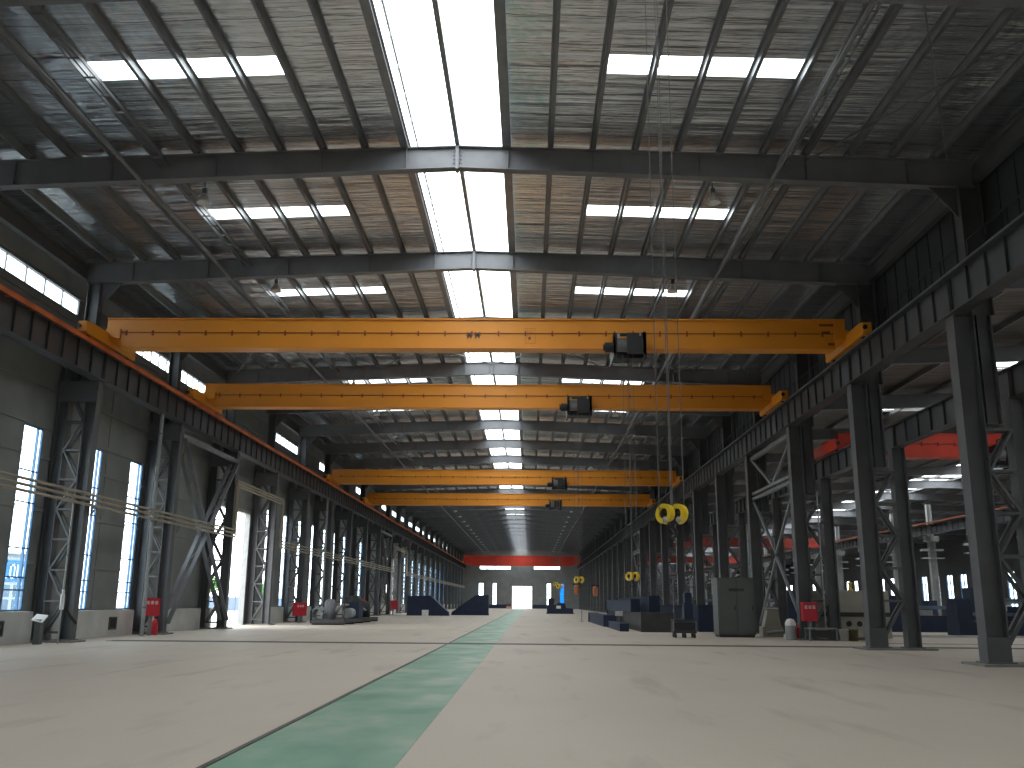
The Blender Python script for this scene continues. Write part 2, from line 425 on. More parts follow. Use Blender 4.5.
# ------------------------------------------------------------------ main roof
PO = [1.6 + 1.33 * k for k in range(0, 12)]                         # purlin offsets from the ridge
SY = (4.6, 5.5)                                                     # rooflight strip within each bay
def sy(k): return 4.05 if k < 0 else SY[0]
rf = MB()
for sgn, lim in ((-1, 16.35), (1, 16.35)):
    offs = [1.66] + PO[1:] + [lim]
    for k in range(-4, NB):
        yb = Y0 + BAY * k
        for i in range(len(offs) - 1):
            spans = [(yb, yb + BAY)]
            if 2 <= i <= 5: spans = [(yb, yb + sy(k)), (yb + sy(k) + .9, yb + BAY)]
            a, b = offs[i], offs[i + 1]
            for p, q in spans:
                p = max(p, YB)
                if q <= p: continue
                xa, xb = RX + sgn * a, RX + sgn * b
                rf.hexa([(xa, p, zs(a)), (xb, p, zs(b)), (xb, q, zs(b)), (xa, q, zs(a)), (xa, p, zs(a) + .1), (xb, p, zs(b) + .1), (xb, q, zs(b) + .1), (xa, q, zs(a) + .1)])
tag(rf.build('ceiling', M['foil']), 'creased silver foil insulation under the pitched roof', 'ceiling', kind='structure')
# ridge rooflight: one pane pair per bay
rl = None
for k in range(-4, NB):
    y = Y0 + BAY * k; yy = max(y, YB); L = BAY if k > -4 else y + BAY - YB
    lb = 'bright ridge rooflight along the roof peak, %s bay from the near end' % ORD[max(0, k + 1)]
    if k < -1 or k == -1:
        r = empty('ridge_rooflight', (RX, yy, zs(0)), lb if k == -1 else 'bright ridge rooflight bay above and behind the viewpoint', 'rooflight', 'ridge rooflights' if k > -2 else 'ridge rooflights overhead')
    else:
        r = copy_tree(rl, (RX, y, zs(0)), lb); continue
    for s in (-1, 1):
        MB().hexa([(0, 0, .10), (s * 1.75, 0, .04), (s * 1.75, L, .04), (0, L, .10), (0, 0, .12), (s * 1.75, 0, .06), (s * 1.75, L, .06), (0, L, .12)]).build('pane', M['rooflight'], r)
    if k == -1: rl = r; KIDS[r.name] = kids(r)
# rooflight strips left and right in each bay
SP = {}
for k in range(-2, NB):
    for s in (-1, 1):
        y = Y0 + BAY * k + sy(k)
        lb = 'bright rooflight strip across the %s roof slope, %s bay from the near end' % ('left' if s < 0 else 'right', ORD[max(0, k + 1)])
        if k == -2: lb = 'bright rooflight strip on the %s roof slope above the viewpoint' % ('left' if s < 0 else 'right')
        if s not in SP:
            r = empty('rooflight_strip', (RX, y, 0), lb, 'rooflight', 'rooflight strips')
            for i in range(2, 6):
                a, b = PO[i], PO[i + 1]
                MB().hexa([(s * a, 0, zs(a) + .05), (s * b, 0, zs(b) + .05), (s * b, .9, zs(b) + .05), (s * a, .9, zs(a) + .05),
                           (s * a, 0, zs(a) + .06), (s * b, 0, zs(b) + .06), (s * b, .9, zs(b) + .06), (s * a, .9, zs(a) + .06)]).build('pane', M['rooflight'], r)
            SP[s] = r; KIDS[r.name] = kids(r)
        else: copy_tree(SP[s], (RX, y, 0), lb)

# purlins: Z sections running the whole length
for s in (-1, 1):
    for i, o in enumerate(PO):
        mb = MB(); x = RX + s * o; z0 = zb(o); z1 = z0 + .235; t = .012
        mb.box(x - t, x + t, YB, YF, z0, z1)
        mb.box(min(x, x + s * .085), max(x, x + s * .085), YB, YF, z0, z0 + .014); mb.box(min(x, x - s * .085), max(x, x - s * .085), YB, YF, z1 - .014, z1)
        mb.box(x + s * .085 - .006, x + s * .085 + .006, YB, YF, z0, z0 + .035)
        if i == 0:
            mb.box(x - .11 - t, x - .11 + t, YB, YF, z0, z1 + .22); mb.box(x - .19, x + .06, YB, YF, z0 - .01, z0 + .01)
        tag(mb.build('roof_purlin', M['purlin']), 'long roof purlin on the %s slope, %s out from the ridge rooflight' % ('left' if s < 0 else 'right', ORD[i]), 'purlin', 'roof purlins', 'thing')
mb = MB().box(RX - .07, RX + .07, YB, YF, zb(0) + .02, zb(0) + .3)
tag(mb.build('ridge_purlin', M['purlin']), 'thin purlin down the middle of the ridge rooflight', 'purlin', None, 'thing')

# roof beams
def beam_proto(k):
    r = empty('roof_beam', (RX, Y0 + BAY * k, 0), '', 'roof beam', 'roof beams')
    for s, e in ((-1, 15.9), (1, 16.0)):
        w = MB()
        def b0(o): return 14.83 - .043 * o
        w.prism([(0, b0(0)), (s * e, b0(e)), (s * e, zb(e)), (0, zb(0))], 'y', -.02, .02)
        for o in (1.6, 4.3, 7.6, 10.9, 14.0): w.box(s * o - .012, s * o + .012, -.13, .13, b0(o) + .02, zb(o) - .02)
        w.build('web', M['steel'], r)
        f = MB()
        for zf in (b0, lambda o: zb(o) - .03):
            f.hexa([(0, -.16, zf(0)), (s * e, -.16, zf(e)), (s * e, .16, zf(e)), (0, .16, zf(0)), (0, -.16, zf(0) + .03), (s * e, -.16, zf(e) + .03), (s * e, .16, zf(e) + .03), (0, .16, zf(0) + .03)])
        f.build('flange', M['steel'], r)
        c = MB()
        for o in PO[1:]:
            if o < e: c.box(s * o - .1, s * o + .1, -.06, .06, zb(o) - .001, zb(o) + .13)
        c.build('purlin_cleat', M['steel'], r)['kind'] = 'stuff'
    p = MB().box(-.05, .05, -.17, .17, 14.78, 15.60)
    for z in (14.92, 15.05, 15.18, 15.31, 15.44):
        for x in (-.11, .11): p.cyl((x, -.045, z), (x, -.02, z), .035, 8); p.cyl((x, .02, z), (x, .045, z), .035, 8)
    p.build('splice_plate', M['steel'], r)
    KIDS[r.name] = kids(r); return r
bp = None
for k in range(-1, NB):
    lb = 'dark grey roof beam spanning the hall, %s from the near end' % ORD[max(k, 0)] if k >= 0 else 'dark grey roof beam overhead, cut off by the top edge of the view'
    if bp is None: bp = beam_proto(k); bp['label'] = lb
    else: copy_tree(bp, (RX, Y0 + BAY * k, 0), lb)

# lengthwise tie tubes and cable ladders under the roof, with hangers
for s, x, nm in ((-1, -12.25, 'left'), (1, 7.45, 'right')):
    o = abs(x - RX); z = 14.83 - .043 * o
    tag(MB().cyl((x, YB, z - .02), (x, YF, z - .02), .065, 10).build('tie_tube', M['steel']), 'long steel tie tube under the roof beams, on the %s slope' % nm, 'tie tube', None, 'thing')
    x2 = x + (.65 if s < 0 else .35); z2 = zb(abs(x2 - RX)) - .36; mb = MB()
    for d in (-.15, .15): mb.box(x2 + d - .015, x2 + d + .015, YB, YF, z2, z2 + .1)
    for i in range(int((YF - YB) / .9)): mb.box(x2 - .15, x2 + .15, YB + i * .9, YB + i * .9 + .05, z2, z2 + .03)
    for i in range(int((YF - YB) / 3)): mb.box(x2 - .165, x2 - .15, YB + i * 3, YB + i * 3 + .03, z2, z2 + .32); mb.box(x2 + .15, x2 + .165, YB + i * 3, YB + i * 3 + .03, z2, z2 + .32)
    tag(mb.build('cable_ladder', M['purlin']), 'ladder-shaped cable tray hung under the roof, on the %s slope' % nm, 'cable tray', None, 'thing')
for nm, x in (('windowed', -18.3), ('side bay', 13.75)):
    m = MB().box(x - .02, x + .02, YB, YF, 14.35, 14.9).box(x - .12, x + .12, YB, YF, 14.32, 14.35).box(x - .12, x + .12, YB, YF, 14.9, 14.93)
    tag(m.build('eave_strut', M['steel_dark']), 'dark lengthwise steel strut under the eaves on the %s columns' % nm, 'eave strut', None, 'thing')
vr = MB().box(RX - 1.42, RX - 1.36, YB, YF, zs(0) + .30, zs(0) + .36)
for i in range(170):
    y = YB + 1 + i * 1.5
    if y < YF: vr.box(RX - 1.41, RX - 1.37, y - .02, y + .02, zs(0) + .06, zs(0) + .30).bar((RX - 1.39, y, zs(0) + .34), (RX - 1.05, y + .25, zs(0) + .62), .02, .02)
tag(vr.build('vent_rail', M['steel_light']), 'pale rail with small brackets outside, above the ridge rooflight', 'rail', None, 'thing')
# wind bracing rods in a few bays
for k, w in ((-1, 'nearest'), (2, 'third'), (8, 'ninth'), (16, 'seventeenth')):
    ya, yb = Y0 + BAY * k + .2, Y0 + BAY * (k + 1) - .2
    for pi, (p, q) in enumerate(((-15.2, -10.9), (-10.9, -6.7), (-6.7, 0), (0, 6.7), (6.7, 10.9), (10.9, 15.2))):
        if k == -1 and pi != 5: continue
        mb = MB()
        for (u, v), dz in (((p, q), .14), ((q, p), .21)):
            mb.bar((RX + u, ya, zb(abs(u)) - dz), (RX + v, yb, zb(abs(v)) - dz), .05, .05)
        tag(mb.build('roof_brace', M['steel']), 'crossed roof bracing bars in the %s bay, %s panel from the windowed wall' % (w, ORD[pi]), 'roof brace', 'roof bracing', 'thing')
# high-bay lamps
lp = None
for k in range(0, NB):
    for s, x, nm in ((-1, -10.9, 'left'), (1, 6.0, 'right')):
        y = Y0 + BAY * k + 1.7 + (.0)
        lb = 'bell-shaped hanging lamp on the %s roof slope, in the %s bay' % (nm, ORD[k])
        if lp is None:
            r = empty('pendant_lamp', (x, y, 14.45), lb, 'lamp', 'hanging lamps')
            MB().lathe((0, 0, 0), [(.02, .36), (.07, .34), (.09, .26), (.13, .2), (.22, .06), (.24, 0), (.235, 0), (.21, .05), (.02, .17)]).build('lamp_shade', M['white'], r)
            MB().cyl((0, 0, .34), (0, 0, .95), .02, 6).box(-.07, .07, -.07, .07, .36, .52).build('stem', M['steel'], r)
            lp = r; KIDS[r.name] = kids(r)
        else: copy_tree(lp, (x, y, 14.45), lb)

# ================================================================= columns
CL = -17.25
CX = -17.4
def left_column():
    r = empty('steel_column', (CX, 0, 0), '', 'column', 'latticed columns under the windowed wall')
    MB().box(-1.36, .45, -.6, .6, 0, .07).build('footing', M['concrete'], r)
    a = MB(); isec_z(a, 0, 0, .46, .44, .07, 10.02); a.box(-.3, .3, -.3, .3, .07, .11); a.box(-.26, .26, -.24, .24, 9.6, 10.02); a.build('inner_leg', M['steel_dark'], r)
    b = MB(); isec_z(b, -1.1, 0, .44, .44, .07, 10.6); b.box(-1.36, -.84, -.3, .3, .07, .11); b.build('outer_leg', M['steel_dark'], r)
    for sy in (-.16, .16):
        c = MB(); z = .35; i = 0
        while z < 8.9:
            c.bar((-.88, sy, z), (-.23, sy, z), .09, .07); u, v = ((-.88, -.23), (-.23, -.88))[i % 2]
            c.bar((u, sy, z), (v, sy, z + 1.15), .11, .07); z += 1.15; i += 1
        c.build('lacing', M['steel_dark'], r)
    MB().box(-1.33, .2, -.22, .22, 9.2, 10.02).build('cap_plate', M['steel_dark'], r)
    d = MB(); isec_z(d, -.42, 0, .5, .4, 10.02, 14.2); d.prism([(-.17, 13.2), (-.17, 14.2), (.7, 14.25)], 'y', -.02, .02); d.build('upper_column', M['steel_dark'], r)
    KIDS[r.name] = kids(r); return r
lc = None
for k in range(0, NB):
    lb = 'dark grey latticed steel column on the windowed side, %s from the near end' % ORD[k - 1] if k else 'dark grey latticed steel column before the nearest window, just beyond the edge of view'
    if lc is None: lc = left_column(); lc.location.y = Y0 + BAY * k; lc['label'] = lb
    else: copy_tree(lc, (CX, Y0 + BAY * k, 0), lb)
CR = 12.83
def right_column():
    r = empty('steel_column', (CR, 0, 0), '', 'column', 'latticed columns between the hall and the side bay')
    MB().box(-.65, 1.95, -.7, .7, 0, .06).build('footing', M['concrete'], r)
    a = MB(); isec_z(a, 0, 0, .62, .5, .06, 10.02, web='x'); a.box(-.4, .4, -.35, .35, .06, .10); a.box(-.33, .33, -.26, .26, .06, .75); a.build('inner_leg', M['steel_dark'], r)
    b = MB(); isec_z(b, 1.32, 0, .5, .44, .06, 7.5); b.box(.98, 1.66, -.3, .3, .06, .10); b.build('outer_leg', M['steel_dark'], r)
    for sy in (-.17, .17):
        c = MB()
        for i, z in enumerate((.55, 1.75, 2.95, 4.15, 5.35)):
            u, v = ((.31, 1.07), (1.07, .31))[i % 2]
            c.bar((u, sy, z), (v, sy, z + 1.2), .13, .08); c.bar((.31, sy, z + 1.2), (1.07, sy, z + 1.2), .10, .08)
        c.build('lacing', M['steel_dark'], r)
    e = MB(); e.box(.3, .78, -.05, .05, 6.75, 10.02); isec_z(e, .62, 0, .44, .4, 6.75, 10.02)
    e.build('infill_plate', M['steel_dark'], r)
    d = MB(); isec_z(d, .62, 0, .66, .42, 10.02, 14.25); d.prism([(.29, 13.2), (.29, 14.25), (-.6, 14.3)], 'y', -.02, .02); d.build('upper_column', M['steel_dark'], r)
    KIDS[r.name] = kids(r); return r
rc = None
for k in range(0, NB):
    lb = 'dark latticed steel column between hall and side bay, %s from the near end' % ORD[k]
    if rc is None: rc = right_column(); rc.location.y = Y0; rc['label'] = lb
    else: copy_tree(rc, (CR, Y0 + BAY * k, 0), lb)

# ================================================================= crane runways
def girder(name, x, y, z0, h, w, lab, grp, L=BAY):
    r = empty(name, (x, y, z0), lab, 'crane girder', grp)
    a = MB().box(-.02, .02, .01, L - .01, .03, h - .03)
    n = 8
    for i in range(n + 1):
        q = .05 + (L - .1) * i / n
        a.box(-.10, .10, q - .012, q + .012, .03, h - .03)
    a.build('web', M['girder_grey'], r)
    MB().box(-w / 2, w / 2, .005, L - .005, h - .035, h).build('top_flange', M['girder_grey'], r)
    MB().box(-w / 2, w / 2, .005, L - .005, 0, .035).build('bottom_flange', M['girder_grey'], r)
    KIDS[r.name] = kids(r); return r
for nm, x, k0, z0, h in (('windowed', -17.17, -1, 10.03, 1.2), ('side bay', 12.68, -1, 10.03, 1.2)):
    p = None
    for k in range(k0, NB):
        lb = 'dark ribbed crane girder along the %s columns, %s span from the near end' % (nm, ORD[k - k0 - (nm == 'windowed')]) if nm != 'windowed' or k >= 0 else 'dark ribbed crane girder span above the viewpoint on the windowed side'
        if p is None: p = girder('crane_girder', x, Y0 + BAY * k, z0, h, .50, lb, 'crane girders on the %s columns' % nm)
        else: copy_tree(p, (x, Y0 + BAY * k, z0), lb)
ys0 = 12.0
for nm, x in (('windowed', -17.02), ('side bay', 12.56)):
    tag(MB().box(x - .07, x + .07, ys0, YF - 1, 11.23, 11.25).box(x - .025, x + .025, ys0, YF - 1, 11.25, 11.31).box(x - .045, x + .045, ys0, YF - 1, 11.31, 11.35).build('crane_rail', M['steel']),
        'steel crane rail on top of the %s girders' % nm, 'crane rail', None, 'thing')
ob = MB().box(-16.83, -16.76, ys0, YF - 1, 11.10, 11.27)
for i in range(150):
    y = ys0 + 1.5 * i
    if y < YF - 2: ob.box(-17.12, -16.83, y - .02, y + .02, 11.16, 11.19)
tag(ob.build('conductor_bar', M['rail_orange']), 'long orange conductor bar along the crane girder below the clerestory', 'conductor bar', None, 'thing')

# walkway railing over the side-bay girder
wrp = None
for k in range(-1, 14):
    lb = 'thin dark walkway railing above the side bay girder, %s span' % ORD[k + 1]
    if wrp is None:
        wrp = empty('walkway_railing', (13.12, Y0 + BAY * k, 11.23), lb, 'railing', 'walkway railings')
        MB().box(-.02, .36, .3, 8.7, 0, .03).build('walkway_deck', M['steel'], wrp)
        m = MB()
        for i in range(8): m.cyl((0, .35 + 1.18 * i, .03), (0, .35 + 1.18 * i, 1.1), .02, 6)
        m.build('post', M['black'], wrp)['kind'] = 'stuff'
        m = MB()
        for z in (.55, 1.1): m.cyl((0, .3, z), (0, 8.7, z), .022, 6)
        m.build('handrail', M['black'], wrp); KIDS[wrp.name] = kids(wrp)
    else: copy_tree(wrp, (13.12, Y0 + BAY * k, 11.23), lb)

# portal cross bracing between columns
def cross_brace(x, ya, yb, lab, big):
    r = empty('cross_brace', (x, ya, 0), lab, 'cross brace', None)
    L = yb - ya - .44; m = .22
    if big:
        for (a, b) in (((m, .5), (m + L, 9.3)), ((m + L, .5), (m, 9.3))):
            c = MB()
            for dx in (-.28, .12) if a[0] == m else (-.2, .2): c.bar((dx, a[0], a[1]), (dx, b[0], b[1]), .09, .20, (1, 0, 0))
            n = 7
            for i in range(n):
                t0, t1 = (i + .3) / n, (i + .9) / n
                P = lambda t, dx: (dx, a[0] + (b[0] - a[0]) * t, a[1] + (b[1] - a[1]) * t)
                d0, d1 = (-.28, .12) if a[0] == m else (-.2, .2)
                c.bar(P(t0, d0), P(t1, d1), .05, .05)
            c.build('diagonal', M['steel'], r)
        MB().bar((0, m, 9.5), (0, m + L, 9.5), .2, .22).build('strut', M['steel'], r)
    else:
        MB().bar((0, m, 9.75), (0, m + L, 9.75), .2, .2).build('strut', M['steel'], r)
        for dz in (0, .28): MB().bar((0, m, 7.45 + dz), (0, m + L, 7.45 + dz), .2, .15).build('strut', M['steel'], r)
        for q in (0, 1): MB().bar((0, m + L * q, 9.7), (0, m + L / 2, 7.75), .12, .14).build('diagonal', M['steel'], r)
        for q in (0, 1): MB().bar((0, m + L * q, 7.3), (0, m + L / 2, 4.2), .12, .14).build('diagonal', M['steel'], r)
        for q in (0, 1): MB().bar((0, m + L * q, .5), (0, m + L / 2, 4.0), .12, .14).build('diagonal', M['steel'], r)
    return r
cross_brace(CL, Y0 + 2 * BAY, Y0 + 3 * BAY, 'crossed latticed bracing between the second and third windowed columns', True)
cross_brace(CL, Y0 + 9 * BAY, Y0 + 10 * BAY, 'crossed latticed bracing farther along the windowed columns, before the farther doorway', True)
cross_brace(CR, Y0 + 2 * BAY, Y0 + 3 * BAY, 'open portal bracing between side bay columns, behind the red fire box', False)
cross_brace(CR, Y0 + 9 * BAY, Y0 + 10 * BAY, 'open portal bracing far down the side bay columns', False)

# ================================================================= overhead cranes
def crane(y, hx, lab, m, z=11.35, x0=-16.95, x1=12.38, marks=False, h=1.19, drop=0., lab_cat='overhead crane', grp='yellow overhead cranes', ends=(-16.97, 12.52)):
    xc = (x0 + x1) / 2; r = empty('overhead_crane', (xc, y, z), lab, lab_cat, grp); a, b = x0 - xc, x1 - xc
    g = MB().prism([(a + .0, .42), (a + .55, .02), (b - .45, .02), (b, .35), (b, h), (a, h)], 'y', -.27, .27)
    g.box(a, b, -.34, .34, h - .03, h + .02); g.box(a + .55, b - .45, -.36, .36, -.02, .02)
    if drop: g = MB().prism([(a, -drop + .5), (a + 2.5, -drop), (b - 2.5, -drop), (b, -drop + .5), (b, h - drop), (a, h - drop)], 'y', -.4, .4).box(a, b, -.5, .5, h - drop, h - drop + .04)
    g.build('bridge_girder', m, r)
    c = MB().box(a + .3, b - .4, -.30, -.27, .60, .63); c.build('festoon_track', M['dark_red'], r)
    n = 27
    for i in range(n):
        x = a + .8 + (b - a - 1.7) * i / (n - 1)
        if i == 0: q = MB().box(-.03, .03, -.05, 0, -.10, .10).build('cable_carrier', M['dark_red'], r, (x, -.27, .60)); q0 = q
        else: q = q0.copy(); C.objects.link(q); q.location = (x, -.27, .60)
    if marks:
        for mx in (marks, ):
            p = MB()
            for dx in (-.16, .16):
                p.bar((dx - .09, -.285, .42), (dx + .09, -.285, .66), .03, .05, (0, 1, 0)); p.bar((dx + .09, -.285, .42), (dx - .09, -.285, .66), .03, .05, (0, 1, 0)); p.box(dx - .13, dx + .13, -.29, -.28, .52, .56)
            p.build('lettering', M['black'], r, (mx, 0, 0))
        p = MB()
        for i in range(9):
            for j in range(11):
                if i in (0, 8) or j in (0, 10) or (j > 4 and i % 2 == 0): p.box(-.2 + i * .05, -.18 + i * .05, -.282, -.272, .2 + j * .06, .22 + j * .06)
        p.box(-.06, .03, -.285, -.272, .36, .46); p.build('junction_plate', M['dark_red'], r, (-.03 - xc, 0, 0))
        MB().box(b - 1.0, b - .45, -.285, -.27, .93, 1.02).box(b - .9, b - .6, -.285, -.27, .62, .72).box(b - .7, b - .45, -.285, -.27, .15, .25).build('rating_plate', M['dark_red'], r)
    for e in ends:
        x = e - xc
        q = MB().prism([(-2.25, .10), (-2.1, .06), (2.1, .06), (2.25, .10), (2.25, .50), (1.9, .56), (-1.9, .56), (-2.25, .50)], 'x', x - .16, x + .16)
        for dy in (-.3, .3): q.box(min(x, x + (.6 if x < 0 else -.6)), max(x, x + (.6 if x < 0 else -.6)), dy - .06, dy + .06, .35, .75)
        q = q.build('end_carriage', m, r)
        for wy in (-1.75, 1.75):
            MB().cyl((x - .06, wy, .16), (x + .06, wy, .16), .16, 16).build('wheel', M['black'], q)
            MB().cyl((x - .1, wy * 1.3, .3), (x - .1, wy * 1.33, .3), .09, 10).build('buffer', M['black'], q)
    if hx is not None:
        X = hx - xc
        hh = MB().box(X - .12, X + .60, -.95, -.80, -.36, .46).box(X - .62, X + .62, -.9, -.75, .36, .46).box(X - .62, X - .50, -.95, -.75, -.50, .30).box(X + .50, X + .62, -.95, -.75, -.55, .50)            # side plates and drum frame
        hh.box(X - .62, X - .56, -.95, .95, -.45, .50); hh.box(X + .56, X + .62, -.95, .95, -.45, .50); hh.box(X - .6, X + .6, -.4, .4, -.42, -.10)
        hh = hh.build('hoist', M['black'], r)
        MB().cyl((X - .5, -.62, .05), (X + .5, -.62, .05), .27, 18).build('rope_drum', M['steel'], hh)
        MB().cyl((X - .95, -.62, -.05), (X - .62, -.62, -.05), .20, 16).cyl((X - 1.02, -.62, -.05), (X - .95, -.62, -.05), .13, 12).build('hoist_motor', M['black'], hh)
        MB().box(X - .50, X - .40, -1.0, -.95, .25, .40).box(X + .36, X + .43, -1.0, -.95, .33, .43).build('junction_box', M['steel_light'], hh)
        wq = MB()
        for dx in (-.4, .4):
            for dy in (-.26, .26): wq.cyl((X + dx, dy - .04, .10), (X + dx, dy + .04, .10), .09, 12)
        wq.build('trolley_wheel', M['steel'], hh)
    return r
crane(35.67, 3.85, 'yellow overhead crane nearest the camera, widest in view', M['yellow'], marks=.01)
crane(47.14, 2.5, 'second yellow overhead crane from the camera, just behind the nearest', M['yellow'])
crane(79.1, 2.45, 'third yellow overhead crane, the upper of the far pair', M['yellow'])
crane(96.7, 2.6, 'fourth yellow overhead crane, the lower of the far pair', M['yellow'])
crane(238.0, None, 'red overhead crane across the far end of the hall', M['red'], grp=None, x0=-16.6, x1=12.1, h=2.5, drop=.85)
crane(11.6, 1.7, 'yellow overhead crane above the viewpoint carrying the near hook block', M['yellow'], grp='yellow overhead crane overhead')

# hook blocks hanging on wire ropes
def hook_block(x, y, zc, ztop, lab, m=M['hook_yellow'], R=.17, gap=.19, rope=.006):
    r = empty('hanging_hook_block', (x, y, zc), lab, 'hook block', None)
    for i, s in enumerate((-1, 1)):
        ax = Vector((-.74, -.66, .08)).normalized(); c = (s * gap / 2 + (.0), 0, 0)
        g = MB().ring(c, ax, R * .55, R, R * .34, 28).build('sheave_guard', m, r)
        w = MB().ring(c, ax, R * .3, R * .52, .018, 20); w.cyl(Vector(c) - ax * .05, Vector(c) + ax * .05, R * .12, 10); w.build('sheave', M['black'], g)
        MB().ball((s * gap / 2 - .01, -.06, -R * .62), R * .30, 12, 8).build('axle_cap', M['steel_light'], g)
        for dx in (-R * .85 * .7, R * .85 * .7):
            MB().cyl((c[0] + dx, 0, R * .4), (c[0] + dx * .9, 0, ztop - zc), rope, 6).build('rope', M['rope'], r)
    h = MB().box(-.07, .07, -.05, .05, -R * 1.0, -R * .35); h.cyl((0, 0, -R * 1.0), (0, 0, -R * 1.5), .025, 10)
    n = 14; pts = []
    for i in range(n + 1):
        a = math.pi * .5 - i / n * math.pi * 1.35; pts.append((math.cos(a) * R * .42, 0, -R * 1.9 + math.sin(a) * R * .42))
    for i in range(n): h.cyl(pts[i], pts[i + 1], .03 - .018 * i / n, 8, .03 - .018 * (i + 1) / n)
    h.build('hook', M['black'], r)
    return r
hook_block(1.66, 10.98, 2.61, 11.0, 'yellow double hook block on long wire ropes, large and near the camera', R=.116, gap=.155)
hook_block(3.78, 35.05, 2.55, 11.0, 'small yellow hook block hanging from the nearest visible crane', R=.16, gap=.22, rope=.010)
hook_block(2.40, 46.5, 2.68, 11.0, 'small yellow hook block hanging from the second crane, near the blue window', R=.16, gap=.22, rope=.010)
hook_block(2.45, 78.5, 2.9, 11.0, 'small yellow hook block hanging from the third crane', R=.2, gap=.22, rope=.012)
hook_block(2.6, 96.1, 3.4, 11.0, 'small yellow hook block hanging from the fourth crane', R=.2, gap=.22, rope=.012)

# ================================================================= left side fittings
PX = CL + .34
for i, (dz, nm) in enumerate(((.0, 'lowest'), (.2, 'middle'), (.4, 'top'))):
    z = 5.1 + dz; zt = 8.0 + dz * .8; dx = .0; e = .14 * i
    pts = [(PX, 20, z), (PX, 53.55 - e, z), (PX, 53.55 - e, zt), (PX, 63.4 + e, zt), (PX, 63.4 + e, z), (PX, 118 - e, z), (PX, 118 - e, zt), (PX, 130 + e, zt), (PX, 130 + e, z), (PX, YF - 6, z)]
    tag(MB().tube(pts, .055, 8).build('service_pipe', M['tan_pipe']), 'tan service pipe running along the windowed columns and over the doorways, %s of three' % nm, 'pipe', 'tan service pipes', 'thing')
bk = None
for k in range(1, NB):
    if k in (3, 4): continue
    y = Y0 + BAY * k; lb = 'small dark bracket carrying the tan pipes, on the %s windowed column' % ORD[k - 1]
    if bk is None:
        bk = empty('pipe_bracket', (CL + .235, y, 5.0), lb, 'bracket', 'pipe brackets')
        MB().box(0, .17, -.05, .05, -.02, .04).box(0, .03, -.05, .05, -.3, .62).bar((.01, 0, -.28), (.15, 0, -.02), .05, .04).build('bracket_arm', M['steel'], bk); KIDS[bk.name] = kids(bk)
    else: copy_tree(bk, (CL + .235, y, 5.0), lb)
def pipe(x, y, z0, z1, r, lab, nm='downpipe', foot=True):
    o = empty(nm, (x, y, 0), lab, 'pipe', None)
    MB().cyl((0, 0, z0), (0, 0, z1), r, 10).build('pipe_run', M['grey_pipe'], o)
    for z in (z0 + 1.2, (z0 + z1) / 2, z1 - 1): MB().cyl((0, 0, z), (0, 0, z + .08), r * 1.35, 10).build('pipe_clip', M['steel'], o)
    return o
pipe(-17.15, 42.2, 0, 10.03, .085, 'grey downpipe standing before the second windowed column')
pipe(-17.15, 78.6, 0, 10.03, .085, 'grey downpipe standing before the sixth windowed column')
pipe(-16.95, 34.3, 1.9, 5.1, .035, 'thin grey conduit dropping to a valve beside the nearest windowed column', 'conduit')
v = empty('valve', (-16.95, 34.3, 1.15), 'white valve cylinder with dark lever by the nearest windowed column', 'valve', None)
MB().cyl((0, 0, .05), (0, 0, .6), .075, 12).cyl((0, 0, .6), (0, 0, .76), .05, 12).build('valve_body', M['white'], v)
MB().cyl((0, 0, -1.15), (0, 0, .05), .03, 8).build('stand_pipe', M['grey_pipe'], v)
MB().bar((0, 0, .5), (-.45, .4, .75), .06, .06).bar((0, 0, .2), (.35, .5, -.45), .06, .09).build('lever', M['black'], v)
# control post with a tilted white plate
cp = empty('control_post', (-17.5, 33.9, 0), 'grey post with tilted white top plate beside the nearest windowed column', 'control post', None)
MB().box(-.1, .12, -.12, .12, 0, .86).build('post', M['cabinet'], cp)
MB().hexa([(-.22, -.16, .82), (.2, -.16, .74), (.2, .2, .98), (-.22, .2, 1.02), (-.22, -.16, .85), (.2, -.16, .77), (.2, .2, 1.01), (-.22, .2, 1.05)]).build('top_plate', M['white'], cp)
# fire boxes
def fire_box(x, y, lab, z=.85, w=1.0, h=.85, face=1, text=True):
    r = empty('fire_box', (x, y, z), lab, 'fire box', None)
    b = MB().box(-.13, .13, -w / 2, w / 2, 0, h); b = b.build('box_body', M['fire_red'], r)
    d = MB().box(.13, .15, -w / 2 + .05, w / 2 - .05, .05, h - .05)
    for q in (-w / 2, w / 2 - .04): d.box(.13, .16, q, q + .04, 0, h)
    d.box(.13, .16, -w / 2, w / 2, 0, .04); d.box(.13, .16, -w / 2, w / 2, h - .04, h)
    d.build('door', M['fire_red'], r)
    if text:
        t = MB()
        for i in range(3):
            y0 = -.25 + i * .19; z0 = h * .66
            for s in ((0, .0, .13, .02), (0, .055, .13, .075), (.0, .11, .13, .13), (.055, 0, .075, .15), (0, 0, .018, .13)): t.box(.15, .157, y0 + s[0], y0 + s[2], z0 + s[1], z0 + s[3])
        t.build('lettering', M['white'], r)
    MB().box(-.1, .1, -.06, .06, -z, 0).build('stand', M['steel'], r)
    if face != 1: r.rotation_euler.z = face
    return r
R90 = math.pi / 2
fire_box(-17.24, 43.2, 'red fire box with white lettering before the second windowed column', .85, .72, .80, -R90 * .55)
fire_box(-16.9, 69.9, 'red fire box standing by the fifth windowed column', .5, 1.0, .95, -R90 * .55)
fire_box(-16.9, 94.6, 'red fire box behind the pipe skid', .7, 1.1, 1.1, -R90 * .6, False)
fire_box(-16.9, 118.0, 'bright red fire box by the farther doorway', .6, 1.1, 1.1, -R90 * .6, False)
er = empty('fire_extinguisher', (-17.3, 43.95, 0), 'red fire extinguisher cylinder at the foot of the second windowed column', 'extinguisher', None)
